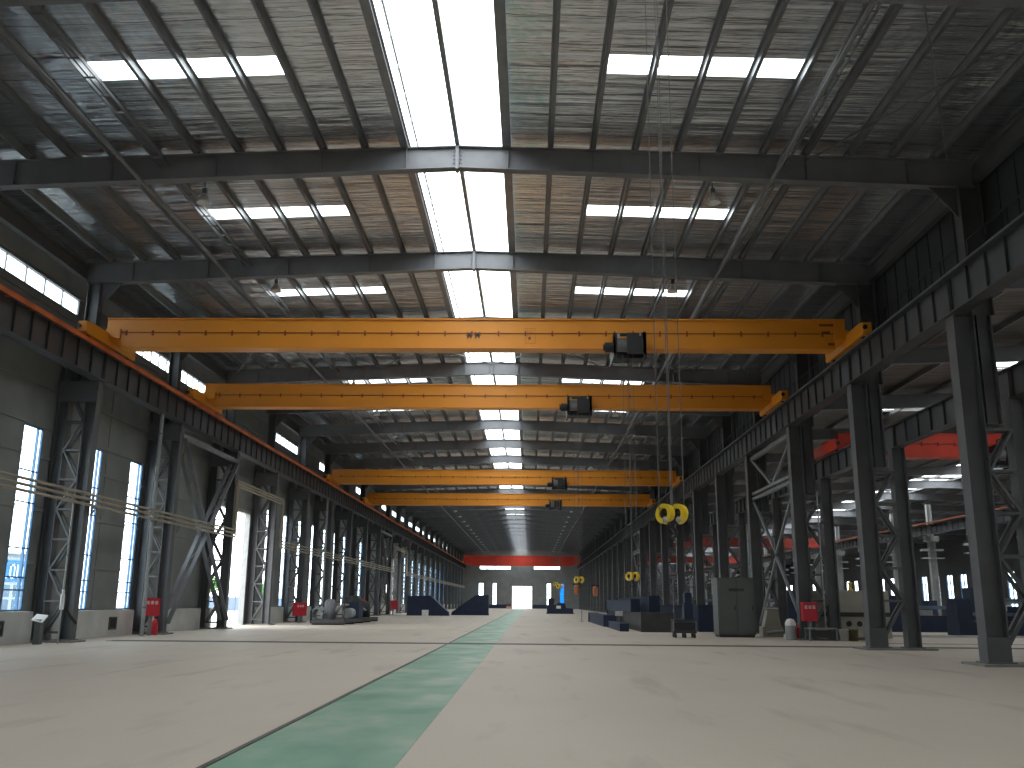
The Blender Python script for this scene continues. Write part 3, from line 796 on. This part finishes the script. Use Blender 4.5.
MB().lathe((0, 0, 0), [(0, 0), (.16, .0), (.165, .05), (.165, .55), (.12, .66), (.05, .7), (.05, .74), (0, .74)], 16).build('cylinder_body', M['fire_red'], er)
MB().box(-.04, .12, -.03, .03, .74, .8).cyl((.1, 0, .76), (.16, 0, .5), .02, 8).build('valve_handle', M['black'], er)
# wall vents in the dado
for i, (y, w, lab) in enumerate(((32.4, 1.5, 'louvred dark vent in the pale low wall under the nearest window'), (41.9, .75, 'small dark vent in the pale low wall between first two windowed columns'),
                                 (66.8, .8, 'small dark vent in the pale low wall beyond the nearer doorway'))):
    o = empty('wall_vent', (WX + .42, y, .28), lab, 'vent', None)
    f = MB().box(0, .05, -w / 2, w / 2, 0, .05).box(0, .05, -w / 2, w / 2, .5, .55).box(0, .05, -w / 2, -w / 2 + .05, 0, .55).box(0, .05, w / 2 - .05, w / 2, 0, .55); f.build('frame', M['cabinet'], o)
    MB().box(-.005, .01, -w / 2 + .03, w / 2 - .03, .03, .52).build('louvre_back', M['black'], o)
    s = MB()
    for j in range(5): s.hexa([(.005, -w / 2 + .05, .07 + j * .09), (.045, -w / 2 + .05, .055 + j * .09), (.045, w / 2 - .05, .055 + j * .09), (.005, w / 2 - .05, .07 + j * .09),
                               (.005, -w / 2 + .05, .085 + j * .09), (.045, -w / 2 + .05, .07 + j * .09), (.045, w / 2 - .05, .07 + j * .09), (.005, w / 2 - .05, .085 + j * .09)])
    s.build('louvre', M['skid'], o)

# pipe skid and equipment along the left wall
sk = empty('pipe_skid', (-13.5, 71.5, 0), 'dark steel skid loaded with pumps and pipes before the windowed columns', 'skid', None)
b = MB().box(-1.2, 1.0, -7.3, 7.3, .12, .34)
for y in (-7, -3.5, 0, 3.5, 7): b.box(-1.2, 1.0, y - .15, y + .15, 0, .12)
b.build('skid_base', M['skid'], sk)
for x, y, r_, h in ((-.4, -5.2, .4, 1.4), (.2, 1.0, .5, 1.7), (-.3, 3.2, .45, 1.6), (.1, 5.6, .5, 1.3)):
    MB().lathe((x, y, .34), [(0, 0), (r_, 0), (r_, h * .8), (r_ * .7, h * .95), (0, h)], 14).build('pressure_tank', M['skid'] if y > 0 else M['steel'], sk)
MB().tube([(-.8, -6, .7), (-.8, -2, .7), (-.2, -2, 1.3), (.5, 0, 1.3), (.5, 4, .9)], .09, 8).build('pipe_run', M['grey_pipe'], sk)
MB().box(.1, .9, -1.2, .6, .34, 1.5).build('pump_housing', M['blue'], sk); MB().box(-.8, 0, 1.5, 2.6, .34, 1.9).build('pump_housing', M['skid'], sk)
MB().cyl((.6, -4, .75), (.6, -2.6, .75), .35, 14).cyl((.6, -2.6, .75), (.6, -2.3, .75), .2, 12).build('pump_motor', M['grey_pipe'], sk)
MB().cyl((.95, -7.0, .34), (.95, -7.0, 2.2), .04, 8).cyl((.95, -7.0, .3), (.95, -7.0, .5), .12, 8).build('guard_post', M['skid'], sk)
hr = empty('hose_bundle', (-15.6, 70.6, 0), 'coiled grey hose bundle on a frame, beside the pipe skid', 'hose bundle', None)
m = MB()
for i in range(5): m.ring((0, -.5 + i * .25, .62), (.2, 1, 0), .38, .52, .10, 20)
m.build('hose_coil', M['grey_pipe'], hr)
MB().box(-.5, -.42, -.7, .7, 0, .9).box(.42, .5, -.7, .7, 0, .9).box(-.5, .5, -.7, .7, .05, .12).build('frame', M['skid'], hr)
# blue steel sections
def wedge(x, y, pts, d, lab):
    r = empty('blue_steel_section', (x, y, 0), lab, 'steel section', None)
    MB().prism(pts, 'y', -d / 2, d / 2).build('body', M['blue'], r)
    m = MB(); w = max(p[0] for p in pts)
    for i in range(1, 7):
        q = w * i / 7; top = 0
        for (a, b) in zip(pts, pts[1:]):
            if a[0] != b[0] and min(a[0], b[0]) <= q <= max(a[0], b[0]): top = max(top, a[1] + (b[1] - a[1]) * (q - a[0]) / (b[0] - a[0]))
        m.box(q - .06, q + .06, -d / 2 - .06, -d / 2, .15, max(.3, top - .1))
    m.build('stiffener', M['blue'], r)
    MB().box(-.05, w + .05, -d / 2 - .12, d / 2 + .12, 0, .14).build('base_flange', M['blue'], r)
    return r
wedge(-14.3, 112, [(0, 0), (0, 2.25), (2.7, 2.25), (4.8, .4), (4.8, 0)], 1.6, 'dark blue tapered steel section sloping down towards the middle of the hall')
wedge(-9.6, 118, [(0, 0), (0, .35), (2.9, 2.4), (4.5, 2.45), (4.5, 0)], 1.6, 'dark blue tapered steel section sloping up towards the green stripe')
bx = empty('white_box', (-12.0, 109.6, 0), 'small white box on the floor before the first blue section', 'box', None)
MB().box(-.35, .35, -.25, .25, 0, .62).build('carton', M['white'], bx); MB().box(-.37, .37, -.27, .27, .56, .66).build('lid', M['white'], bx)
for i in range(3):
    o = empty('orange_barrier', (-5.4 + .02, YF - 3.2, 0), 'low orange barrier beside the far open door', 'barrier', None) if i == 0 else None
    if o:
        MB().prism([(-.9, 0), (.9, 0), (.75, .5), (.6, .75), (-.6, .75), (-.75, .5)], 'y', -.25, .25).build('barrier_body', M['orange'], o)
        MB().box(-.7, .7, -.27, -.25, .3, .42).build('reflective_band', M['white'], o)

# ================================================================= right side fittings
cb = empty('control_cabinet', (10.22, 47.9, 0), 'large grey steel control cabinet standing before the dark columns', 'cabinet', None)
MB().box(-.95, .85, -.65, .65, .12, 2.8).build('body', M['cabinet'], cb)
MB().box(-.9, .8, -.6, .6, 0, .12).build('plinth', M['skid'], cb)
MB().box(-.98, .88, -.68, .68, 2.8, 2.86).build('roof', M['cabinet'], cb)
for a, b_ in ((-.9, -.06), (-.02, .80)):
    d = MB().box(a, b_, -.68, -.65, .2, 2.72).build('door', M['cabinet'], cb)
    MB().box(b_ - .1, b_ - .06, -.72, -.68, 1.3, 1.5).build('handle', M['black'], d)
MB().box(-.4, .35, -.70, -.68, 2.2, 2.34).build('nameplate', M['skid'], cb)
ct = empty('tool_cart', (7.4, 46.3, 0), 'dark wheeled tool cart with a thin post, standing by the control cabinet', 'cart', None)
MB().box(-.55, .55, -.4, .4, .22, .34).box(-.55, .55, -.4, .4, .78, .86).build('shelf', M['skid'], ct)
MB().box(-.5, .5, -.35, .35, .34, .72).build('load', M['black'], ct)
MB().box(.0, .42, -.3, .3, .86, 1.62).box(.05, .38, -.28, .2, 1.62, 2.1).build('black_case', M['blue'], ct)
for sx in (-.45, 0, .45):
    for sy in (-.33, .33): MB().cyl((sx - .04, sy, .11), (sx + .04, sy, .11), .11, 12).build('wheel', M['black'], ct)
p = MB()
for sx in (-.53, .53):
    for sy in (-.38, .38): p.box(sx - .02, sx + .02, sy - .02, sy + .02, .34, .8)
p.cyl((-.5, -.3, .86), (-.5, -.3, 2.9), .018, 6); p.build('post', M['steel'], ct)
# blue steel stock lying along the right side
def long_beam(x, y, L, w, h, lab, m='blue', z=0):
    r = empty('steel_girder', (x, y, z), lab, 'girder', None)
    MB().box(-w / 2, w / 2, 0, L, 0, .05).box(-w / 2, w / 2, 0, L, h - .05, h).build('flange', M[m], r)
    b = MB().box(-w / 2 + .06, -w / 2 + .1, .02, L - .02, .05, h - .05).box(w / 2 - .1, w / 2 - .06, .02, L - .02, .05, h - .05).build('web', M[m], r)
    for u in (-.05, L):
        MB().box(-w / 2 - .04, w / 2 + .04, u, u + .05, 0, h + .03).build('end_plate', M[m], r)
    return r
long_beam(5.45, 55.5, 9, .45, .42, 'short dark blue girder lying on the floor, nearest the green stripe')
long_beam(5.5, 66, 17, .8, .75, 'long dark blue girder lying behind the short blue one')
long_beam(7.3, 54.6, 24, 1.9, 1.05, 'wide dark box girder lying before the columns', 'skid')
long_beam(6.6, 60, 20, .5, .75, 'dark blue girder stacked on the wide dark box girder, nearer edge', 'blue', 1.06)
long_beam(7.6, 58.5, 22, .6, .95, 'dark blue girder stacked on the wide dark box girder, far edge', 'blue', 1.06)
long_beam(10.3, 56, 26, .9, 1.5, 'tall dark blue girder lying between box girder and columns', 'blue')
pl = empty('notice_stand', (5.62, 60.5, 0), 'small white notice plate on a thin stand before the dark box girder', 'sign', None)
MB().cyl((0, 0, 0), (0, 0, .8), .025, 8).box(-.2, .2, -.15, .15, 0, .03).build('post', M['steel'], pl)
MB().bar((-.24, -.04, .95), (.24, -.04, .95), .03, .30, (0, -.4, 1)).build('plate', M['white'], pl)
for i, (x, y) in enumerate(((4.55, 84), (5.2, 84))):
    r = empty('floor_stand', (x, y, 0), 'thin pale floor stand beyond the blue girders, %s one' % ('nearer the stripe,' if i == 0 else 'second'), 'stand', None)
    MB().cyl((0, 0, .04), (0, 0, 1.0), .04, 8).build('post', M['steel_light'], r); MB().lathe((0, 0, 0), [(0, .05), (.2, .04), (.22, 0), (0, 0)], 14).build('base', M['steel_light'], r)
# dark machine with pale front panel near the far wall
dm = empty('welding_machine', (4.4, 140, 0), 'dark blue stepped machine with a pale front panel, near the far wall', 'machine', None)
MB().prism([(-1.9, 0), (1.9, 0), (1.9, .75), (.9, .85), (.7, 1.5), (-.3, 1.6), (-.5, 1.3), (-1.9, 1.2)], 'y', -.9, .9).build('body', M['blue'], dm)
MB().prism([(-1.7, 1.2), (-.9, 1.25), (-.8, 2.1), (-1.2, 2.25), (-1.65, 2.2)], 'y', -.6, .6).build('head', M['black'], dm)
MB().box(-2.0, 2.0, -1.0, 1.0, 0, .15).build('base_flange', M['black'], dm)
MB().box(-.55, .1, -.95, -.9, .75, 1.15).build('front_panel', M['white'], dm)
for i, (x, y, z) in enumerate(((5.9, 120, 3.2), (8.1, 118, 3.0))):
    r = empty('orange_hoist', (x, y, z), ['orange hoist body hanging before the blue far window', 'orange hoist body hanging beside the dark columns, farther from the blue window'][i], 'hoist', None)
    MB().lathe((0, 0, -.6), [(0, 0), (.25, .05), (.32, .3), (.32, .9), (.2, 1.2), (0, 1.25)], 14).build('hoist_body', M['orange'], r)
    MB().cyl((0, 0, .6), (0, 0, 11.8 - z), .03, 6).build('chain', M['rope'], r)
    MB().box(-.5, .5, -.05, .05, .58, .75).build('mount_plate', M['black'], r)
# cream machine tool between the columns
mt = empty('milling_machine', (14.9, 46.4, 0), 'cream machine tool with round ports behind the nearest dark columns', 'machine', None)
MB().box(-1.3, 2.2, -.7, 1.0, .05, 1.05).build('bed', M['cream'], mt)
MB().box(-1.7, 2.1, -.9, 1.1, 1.25, 2.25).build('table', M['cream'], mt)
MB().box(-1.45, 2.15, -.8, 1.05, 1.05, 1.25).build('slideway', M['skid'], mt)
pq = MB()
for x in (-.75, -.3, .2, .7, 1.2): pq.cyl((x, -.75, .72), (x, -.70, .72), .13, 14)
pq.build('port', M['black'], mt)
MB().box(-.95, -.55, -.93, -.9, 1.85, 1.98).build('nameplate', M['black'], mt)
for i, (x, c) in enumerate(((-.35, 'hook_yellow'), (.55, 'hook_yellow'))):
    r = empty('yellow_jack', (14.9 + x, 46.2, 2.25), 'small yellow jack standing on the cream machine, %s' % ('nearer the hall' if i == 0 else 'farther from the hall'), 'jack', None)
    MB().lathe((0, 0, 0), [(0, 0), (.11, 0), (.12, .06), (.07, .12), (.07, .3), (.1, .32), (.1, .4), (0, .42)], 12).build('jack_body', M[c], r)
    MB().cyl((0, 0, .42), (0, 0, .5), .03, 8).build('screw', M['steel'], r)
fire_box(12.85, 44.3, 'red fire box on the dark column behind the cream machine', .85, .68, .85, -R90 * .92)
sb = empty('paint_drum', (12.05, 44.6, 0), 'white capped drum beside the red fire box on the dark column', 'drum', None)
MB().lathe((0, 0, 0), [(0, 0), (.24, 0), (.25, .04), (.25, .6), (.24, .64), (0, .64)], 16).build('drum_body', M['grey_pipe'], sb)
MB().lathe((0, 0, .64), [(.25, 0), (.25, .12), (.16, .28), (0, .32)], 16).build('cap', M['white'], sb)
sb2 = empty('red_canister', (12.5, 44.9, 0), 'red canister standing between drum and dark column', 'canister', None)
MB().lathe((0, 0, 0), [(0, 0), (.17, 0), (.18, .04), (.18, .52), (.1, .6), (.05, .62), (.05, .68), (0, .68)], 14).build('canister_body', M['fire_red'], sb2)
MB().cyl((0, 0, .68), (.1, 0, .72), .03, 8).build('spout', M['black'], sb2)
for i, (x, y, m, lb) in enumerate(((14.15, 43.6, 'dado', 'pale bucket on the floor before the cream machine'), (14.55, 43.5, 'olive', 'olive bucket on the floor next to the pale bucket'))):
    r = empty('bucket', (x, y, 0), lb, 'bucket', None)
    MB().lathe((0, 0, 0), [(0, 0), (.17, 0), (.22, .5), (.23, .5), (.23, .52), (.2, .52), (.16, .03), (0, .03)], 16).build('pail', M[m], r)
    MB().ring((0, 0, .5), (0, 1, .2), .205, .22, .008, 20, -1.5, 1.5).build('handle', M['steel'], r)
wb = empty('work_bench', (13.2, 44.0, 0), 'low dark steel bench with pale edge, beside the red fire box', 'bench', None)
MB().box(-.6, .7, -.4, .4, .52, .56).build('bench_top', M['steel_light'], wb)
for sx in (-.55, .65):
    for sy in (-.35, .35): MB().box(sx - .04, sx + .04, sy - .04, sy + .04, 0, .52).build('leg', M['steel'], wb)
MB().box(-.55, .65, -.3, .3, .15, .45).build('shelf_load', M['skid'], wb)
# conduits on right columns
pipe(12.3, 53.4, 0, 6.0, .035, 'thin pale conduit on the dark column above the control cabinet', 'conduit')
pipe(13.65, 44.55, .56, 6.8, .035, 'thin pale conduit on the dark column beside the cream machine', 'conduit')
sg = empty('sawhorse_pile', (12.15, 48.6, 0), 'pale stack of steel offcuts by the cabinet, under the portal bracing', 'offcuts', None)
MB().box(-.5, .5, -.4, .4, .0, .5).prism([(-.4, .5), (.45, .5), (.3, 1.3), (-.2, 1.3)], 'y', -.3, .3).build('block', M['cream'], sg)
MB().cyl((-.3, -.45, .2), (.5, -.5, .3), .08, 8).build('bar', M['steel_light'], sg); MB().cyl((-.3, -.1, 1.36), (.4, .1, 1.36), .07, 8).build('bar', M['steel_light'], sg)

# ================================================================= side bays
def zr(x): return 12.35 - abs(x - 35.2) * .03
ar = MB(); xs = [14.1, 19.0, 23.5, 28, 33.4, 37.0, 42, 46.5, 50, 54, 58, 62.1]
lit = {(19.0, 23.5): 1, (33.4, 37.0): 2, (46.5, 50): 1}
ASY = (3.6, 5.2)
for k in range(-3, NB):
    yb = Y0 + BAY * k
    for a, b in zip(xs, xs[1:]):
        sp = [(yb, yb + BAY)]
        if lit.get((a, b)) == 1: sp = [(yb, yb + ASY[0]), (yb + ASY[1], yb + BAY)]
        if lit.get((a, b)) == 2 and k >= 1: sp = [(yb, yb + .4), (yb + BAY - .4, yb + BAY)]
        for p, q in sp:
            p = max(p, YB)
            ar.hexa([(a, p, zr(a)), (b, p, zr(b)), (b, q, zr(b)), (a, q, zr(a)), (a, p, zr(a) + .1), (b, p, zr(b) + .1), (b, q, zr(b) + .1), (a, q, zr(a) + .1)])
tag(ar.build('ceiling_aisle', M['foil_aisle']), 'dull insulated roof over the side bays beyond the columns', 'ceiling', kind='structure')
first = {}
for j, (a, b) in enumerate(sorted(lit)):
    for k in range(-3 if lit[(a, b)] == 1 else 1, NB):
        lg = lit[(a, b)] == 2; y = Y0 + BAY * k + (.4 if lg else ASY[0]); d = BAY - .8 if lg else 1.6
        lb = '%s rooflight over the side bays, %s row from the hall, %s bay' % ('long' if lg else 'short', ORD[j], ORD[k + 3])
        if j not in first:
            r = empty('side_rooflight', (0, y, 0), lb, 'rooflight', 'side bay rooflights, %s row' % ORD[j])
            MB().hexa([(a, 0, zr(a) + .05), (b, 0, zr(b) + .05), (b, d, zr(b) + .05), (a, d, zr(a) + .05), (a, 0, zr(a) + .06), (b, 0, zr(b) + .06), (b, d, zr(b) + .06), (a, d, zr(a) + .06)]).build('pane', M['rooflight'], r)
            for q in ([d / 2] if not lg else [d / 4, d / 2, d * 3 / 4]): MB().box(a, b, q - .04, q + .04, min(zr(a), zr(b)) - .02, min(zr(a), zr(b)) + .04).build('glazing_bar', M['steel'], r)
            first[j] = r; KIDS[r.name] = kids(r)
        else: copy_tree(first[j], (0, y, 0), lb)
ab = None
for k in range(0, NB):
    lb = 'roof beam over the side bays, at the %s dark column' % ORD[k]
    if ab is None:
        ab = empty('side_roof_beam', (0, Y0, 0), lb, 'roof beam', 'side bay roof beams')
        for (u, v) in ((14.2, 35.2), (35.2, 62)):
            MB().hexa([(u, -.02, zr(u) - .85), (v, -.02, zr(v) - .85), (v, .02, zr(v) - .85), (u, .02, zr(u) - .85), (u, -.02, zr(u) - .2), (v, -.02, zr(v) - .2), (v, .02, zr(v) - .2), (u, .02, zr(u) - .2)]).build('web', M['steel'], ab)
            f = MB()
            for d in (-.86, -.22): f.hexa([(u, -.14, zr(u) + d), (v, -.14, zr(v) + d), (v, .14, zr(v) + d), (u, .14, zr(u) + d), (u, -.14, zr(u) + d + .03), (v, -.14, zr(v) + d + .03), (v, .14, zr(v) + d + .03), (u, .14, zr(u) + d + .03)])
            f.build('flange', M['steel'], ab)
        KIDS[ab.name] = kids(ab)
    else: copy_tree(ab, (0, Y0 + BAY * k, 0), lb)
for i in range(22):
    x = 15.4 + i * 2.1
    tag(MB().box(x - .012, x + .012, YB, YF, zr(x) - .2, zr(x) - .01).box(x, x + .08, YB, YF, zr(x) - .2, zr(x) - .185).build('side_purlin', M['purlin']), 'roof purlin over the side bays, %s out from the hall' % ORD[i], 'purlin', 'side bay purlins', 'thing')
# far row of pale columns
fc = None
for k in range(3, NB):
    lb = 'pale steel column of the far side row, %s of the row' % ORD[k - 3]
    if fc is None:
        fc = empty('pale_column', (38, Y0 + BAY * k, 0), lb, 'column', 'pale columns of the far side row')
        a = MB(); isec_z(a, 0, 0, .6, .5, .1, 8.0); a.box(-.6, .6, -.4, .4, 7.5, 8.0); a.build('lower_shaft', M['steel_light'], fc)
        a = MB(); isec_z(a, 0, 0, .45, .4, 8.0, 11.0); a.build('upper_shaft', M['steel_light'], fc)
        a = MB().box(-1.0, 1.0, -.3, .3, 6.6, 6.8).box(-1.0, 1.0, -.3, .3, 5.9, 6.0); a.build('bracket', M['grey_pipe'], fc)
        MB().box(-.6, .6, -.6, .6, 0, .1).build('footing', M['concrete'], fc); KIDS[fc.name] = kids(fc)
    else: copy_tree(fc, (38, Y0 + BAY * k, 0), lb)
for nm, x, z0, h, k0 in (('the back of the dark columns', CR + 1.35, 7.5, .92, -1), ('the pale columns', 37.2, 8.05, .9, 3)):
    p = None
    for k in range(k0, NB):
        lb = 'side bay crane girder along %s, %s span' % (nm, ORD[k - k0])
        if p is None: p = girder('side_crane_girder', x, Y0 + BAY * k, z0, h, .36, lb, 'side bay girders along ' + nm)
        else: copy_tree(p, (x, Y0 + BAY * k, z0), lb)
tag(MB().box(36.85, 36.95, Y0, YF - 1, 9.0, 9.12).build('conductor_bar', M['dark_red']), 'dull red conductor bar on the girder along the pale columns', 'conductor bar', None, 'thing')
rcr = crane(44.6, 22.5, 'red overhead crane in the side bay, just behind the nearest dark columns', M['red'], 8.5, 14.8, 36.8, h=1.1, grp=None, ends=(CR + 1.35, 37.2))
crane(118, 24, 'red overhead crane far down the side bay', M['dull_red'], 8.5, 14.8, 36.8, h=1.1, grp=None, ends=(CR + 1.35, 37.2))
crane(165, 30, 'second red overhead crane in the side bay, the deeper one', M['dull_red'], 8.5, 14.8, 36.8, h=1.1, grp=None, ends=(CR + 1.35, 37.2))
MB().ring((-3.4, -.285, .72), (0, 1, 0), .10, .16, .008, 16, -2.3, 2.3).build('lettering', M['black'], rcr)
# blue machines in the side bay
for i, (x, y, L, h, lb) in enumerate(((24.6, 60, 5.0, 2.2, 'dark blue machine in the side bay, nearest the cream machine'), (25.5, 53.5, 4.2, 1.7, 'dark blue machine with a raised rail, in the middle of the side bay'),
                                      (21.5, 70, 6, 2.6, 'tall dark blue machine deeper in the side bay'), (28, 46, 5, 1.8, 'dark blue machine at the edge of view behind the nearest dark column'),
        (18.5, 86, 4, 2.4, 'small dark blue machine deep in the side bay, close behind the columns'), (25, 98, 6, 3.0, 'long dark blue machine before the pale columns, deep in the side bay'),
        (32.5, 66, 5, 2.8, 'dark blue machine standing beside the pale columns'), (21, 118, 6, 3.0, 'dark blue machine under the far red side bay crane'),
        (33, 84, 4.5, 2.2, 'low dark blue machine close to the pale columns, farther one'))):
    r = empty('bending_machine', (x, y, 0), lb, 'machine', None)
    MB().box(-L / 2, L / 2, -.8, .8, 0, h * .45).build('bed', M['blue'], r)
    MB().box(-L / 2, -L / 2 + .8, -.7, .7, h * .45, h).build('head', M['blue'], r); MB().box(L / 2 - .8, L / 2, -.7, .7, h * .45, h * .92).build('tail_stock', M['blue'], r)
    MB().box(-L / 2 + .8, L / 2 - .8, -.35, .35, h * .62, h * .72).build('rail', M['fence'], r)
    MB().box(-L * .1, L * .05, -.5, .5, h * .45, h * .6).build('chuck', M['steel_light'], r)
tag(MB().box(16.5, 34, 49.6, 49.75, 0, .12).build('kerb', M['dado']), 'pale kerb line on the side bay floor before the blue machines', 'kerb', None, 'thing')
tag(MB().box(14.8, 34, 41.2, 41.45, 0, .01).build('trench_cover', M['trench']), 'dark trench line on the side bay floor near the first columns', 'trench', None, 'thing')

# ================================================================= outside
ot = empty('site_cabin', (-46, 82.5, -.3), 'pale site cabin with a blue lettered sign seen through the nearest window', 'cabin', None)
MB().box(-3, 1.2, -5, 5, 0, 5.6).build('body', M['container'], ot)
MB().box(-3.2, 1.5, -5.2, 5.2, 5.6, 5.75).build('roof', M['steel_light'], ot)
m = MB()
for i in range(5):
    for z in (.8, 2.0): m.box(1.2, 1.24, -4.4 + i * 1.8, -3.2 + i * 1.8, z, z + 1.0)
m.build('cabin_window', M['fence'], ot)
MB().box(1.2, 1.3, -4.6, 4.6, 3.3, 5.1).build('sign_board', M['bright_blue'], ot)
t = MB()
for q in (-4.0, -1.9, .2, 2.3):
    for u in ((0, 3.55, .18, 4.75), (0, 3.55, .8, 3.7), (0, 4.6, .8, 4.75), (.66, 3.55, .8, 4.75), (1.1, 3.55, 1.3, 4.75), (1.1, 3.55, 1.7, 3.7)): t.box(1.3, 1.33, q + u[0], q + u[2], u[1], u[3])
t.build('lettering', M['white'], ot)
fn = empty('yard_fence', (-52, 172, -.3), 'blue-grey yard fence seen through the nearer doorway', 'fence', None)
m = MB()
for i in range(12): m.box(-.05, .05, -27 + i * 4.5, -22.6 + i * 4.5, .1, 2.4)
m.build('fence_panel', M['fence'], fn)
m = MB()
for i in range(13): m.box(-.1, .1, -27.1 + i * 4.5, -26.9 + i * 4.5, 0, 2.6)
m.build('post', M['fence'], fn)
def tree(x, y, h, lab):
    r = empty('tree', (x, y, -.3), lab, 'tree', None)
    MB().cyl((0, 0, 0), (0, 0, h * .5), .18, 8, .1).cyl((0, 0, h * .4), (.6, .3, h * .75), .09, 6, .04).cyl((0, 0, h * .35), (-.6, -.4, h * .7), .09, 6, .04).build('trunk', M['bark'], r)
    m = MB(); rnd = random.Random(int(x * 10 + y))
    for i in range(900):
        a, b, q = rnd.random() * 6.283, rnd.gauss(0, .45), rnd.random() ** .4
        c = Vector((math.cos(a) * math.cos(b) * q * h * .34, math.sin(a) * math.cos(b) * q * h * .34, h * .66 + math.sin(b) * q * h * .34))
        u = Vector((rnd.gauss(0, 1), rnd.gauss(0, 1), rnd.gauss(0, 1))).normalized() * .28; w = u.cross(Vector((rnd.gauss(0, 1), rnd.gauss(0, 1), rnd.gauss(0, 1)))).normalized() * .16
        m.add([c - u, c + w, c + u, c - w], [(0, 1, 2, 3)])
    o = m.build('crown', M['leaf'], r, fix=False); o['kind'] = 'stuff'
tree(-56, 196, 6, 'green tree beyond the yard fence, nearer one'); tree(-58, 170, 7, 'green tree beyond the yard fence, farther one'); tree(-44, 154, 4.5, 'small green tree in the yard before the fence')

# ================================================================= light, world, camera
W = bpy.data.worlds.new('overcast'); SC.world = W; W.use_nodes = True
bg = W.node_tree.nodes['Background']; bg.inputs[0].default_value = (.93, .97, 1.0, 1); bg.inputs[1].default_value = 7.6
def portal(loc, rot, sx, sy):
    L = bpy.data.lights.new('sky_portal', 'AREA'); L.shape = 'RECTANGLE'; L.size = sx; L.size_y = sy
    L.cycles.is_portal = True
    o = bpy.data.objects.new('sky_portal', L); C.objects.link(o); o.location = loc; o.rotation_euler = rot
portal((RX, (YB + YF) / 2, zs(0) + .25), (0, 0, 0), 3.3, YF - YB)
portal((WX - .3, 58.65, 3.7), (0, -R90, 0), 7.3, 7.3)
cam = bpy.data.cameras.new('camera'); cam.sensor_width = 36; cam.lens = 36 * 929.33 / 1024; cam.clip_end = 1000; cam.clip_start = .1
co = bpy.data.objects.new('camera', cam); C.objects.link(co)
th, ps, ro = .2307, .0205, .008
ex = Vector((math.cos(ps), math.sin(ps), 0)); fy = Vector((-math.sin(ps), math.cos(ps), 0)); ez = Vector((0, 0, 1))
fw = fy * math.cos(th) + ez * math.sin(th); up = -fy * math.sin(th) + ez * math.cos(th)
cx = ex * math.cos(ro) + up * math.sin(ro); cu = up * math.cos(ro) - ex * math.sin(ro)
co.matrix_world = Matrix(((cx.x, cu.x, -fw.x, 0), (cx.y, cu.y, -fw.y, 0), (cx.z, cu.z, -fw.z, 1.588), (0, 0, 0, 1)))
SC.camera = co
v = SC.view_settings; v.view_transform = 'Standard'; v.look = 'None'; v.gamma = 1; v.exposure = 0; v.use_curve_mapping = False
cy = SC.cycles; cy.max_bounces = 8; cy.diffuse_bounces = 5; cy.glossy_bounces = 4; cy.transparent_max_bounces = 12; cy.use_denoising = True
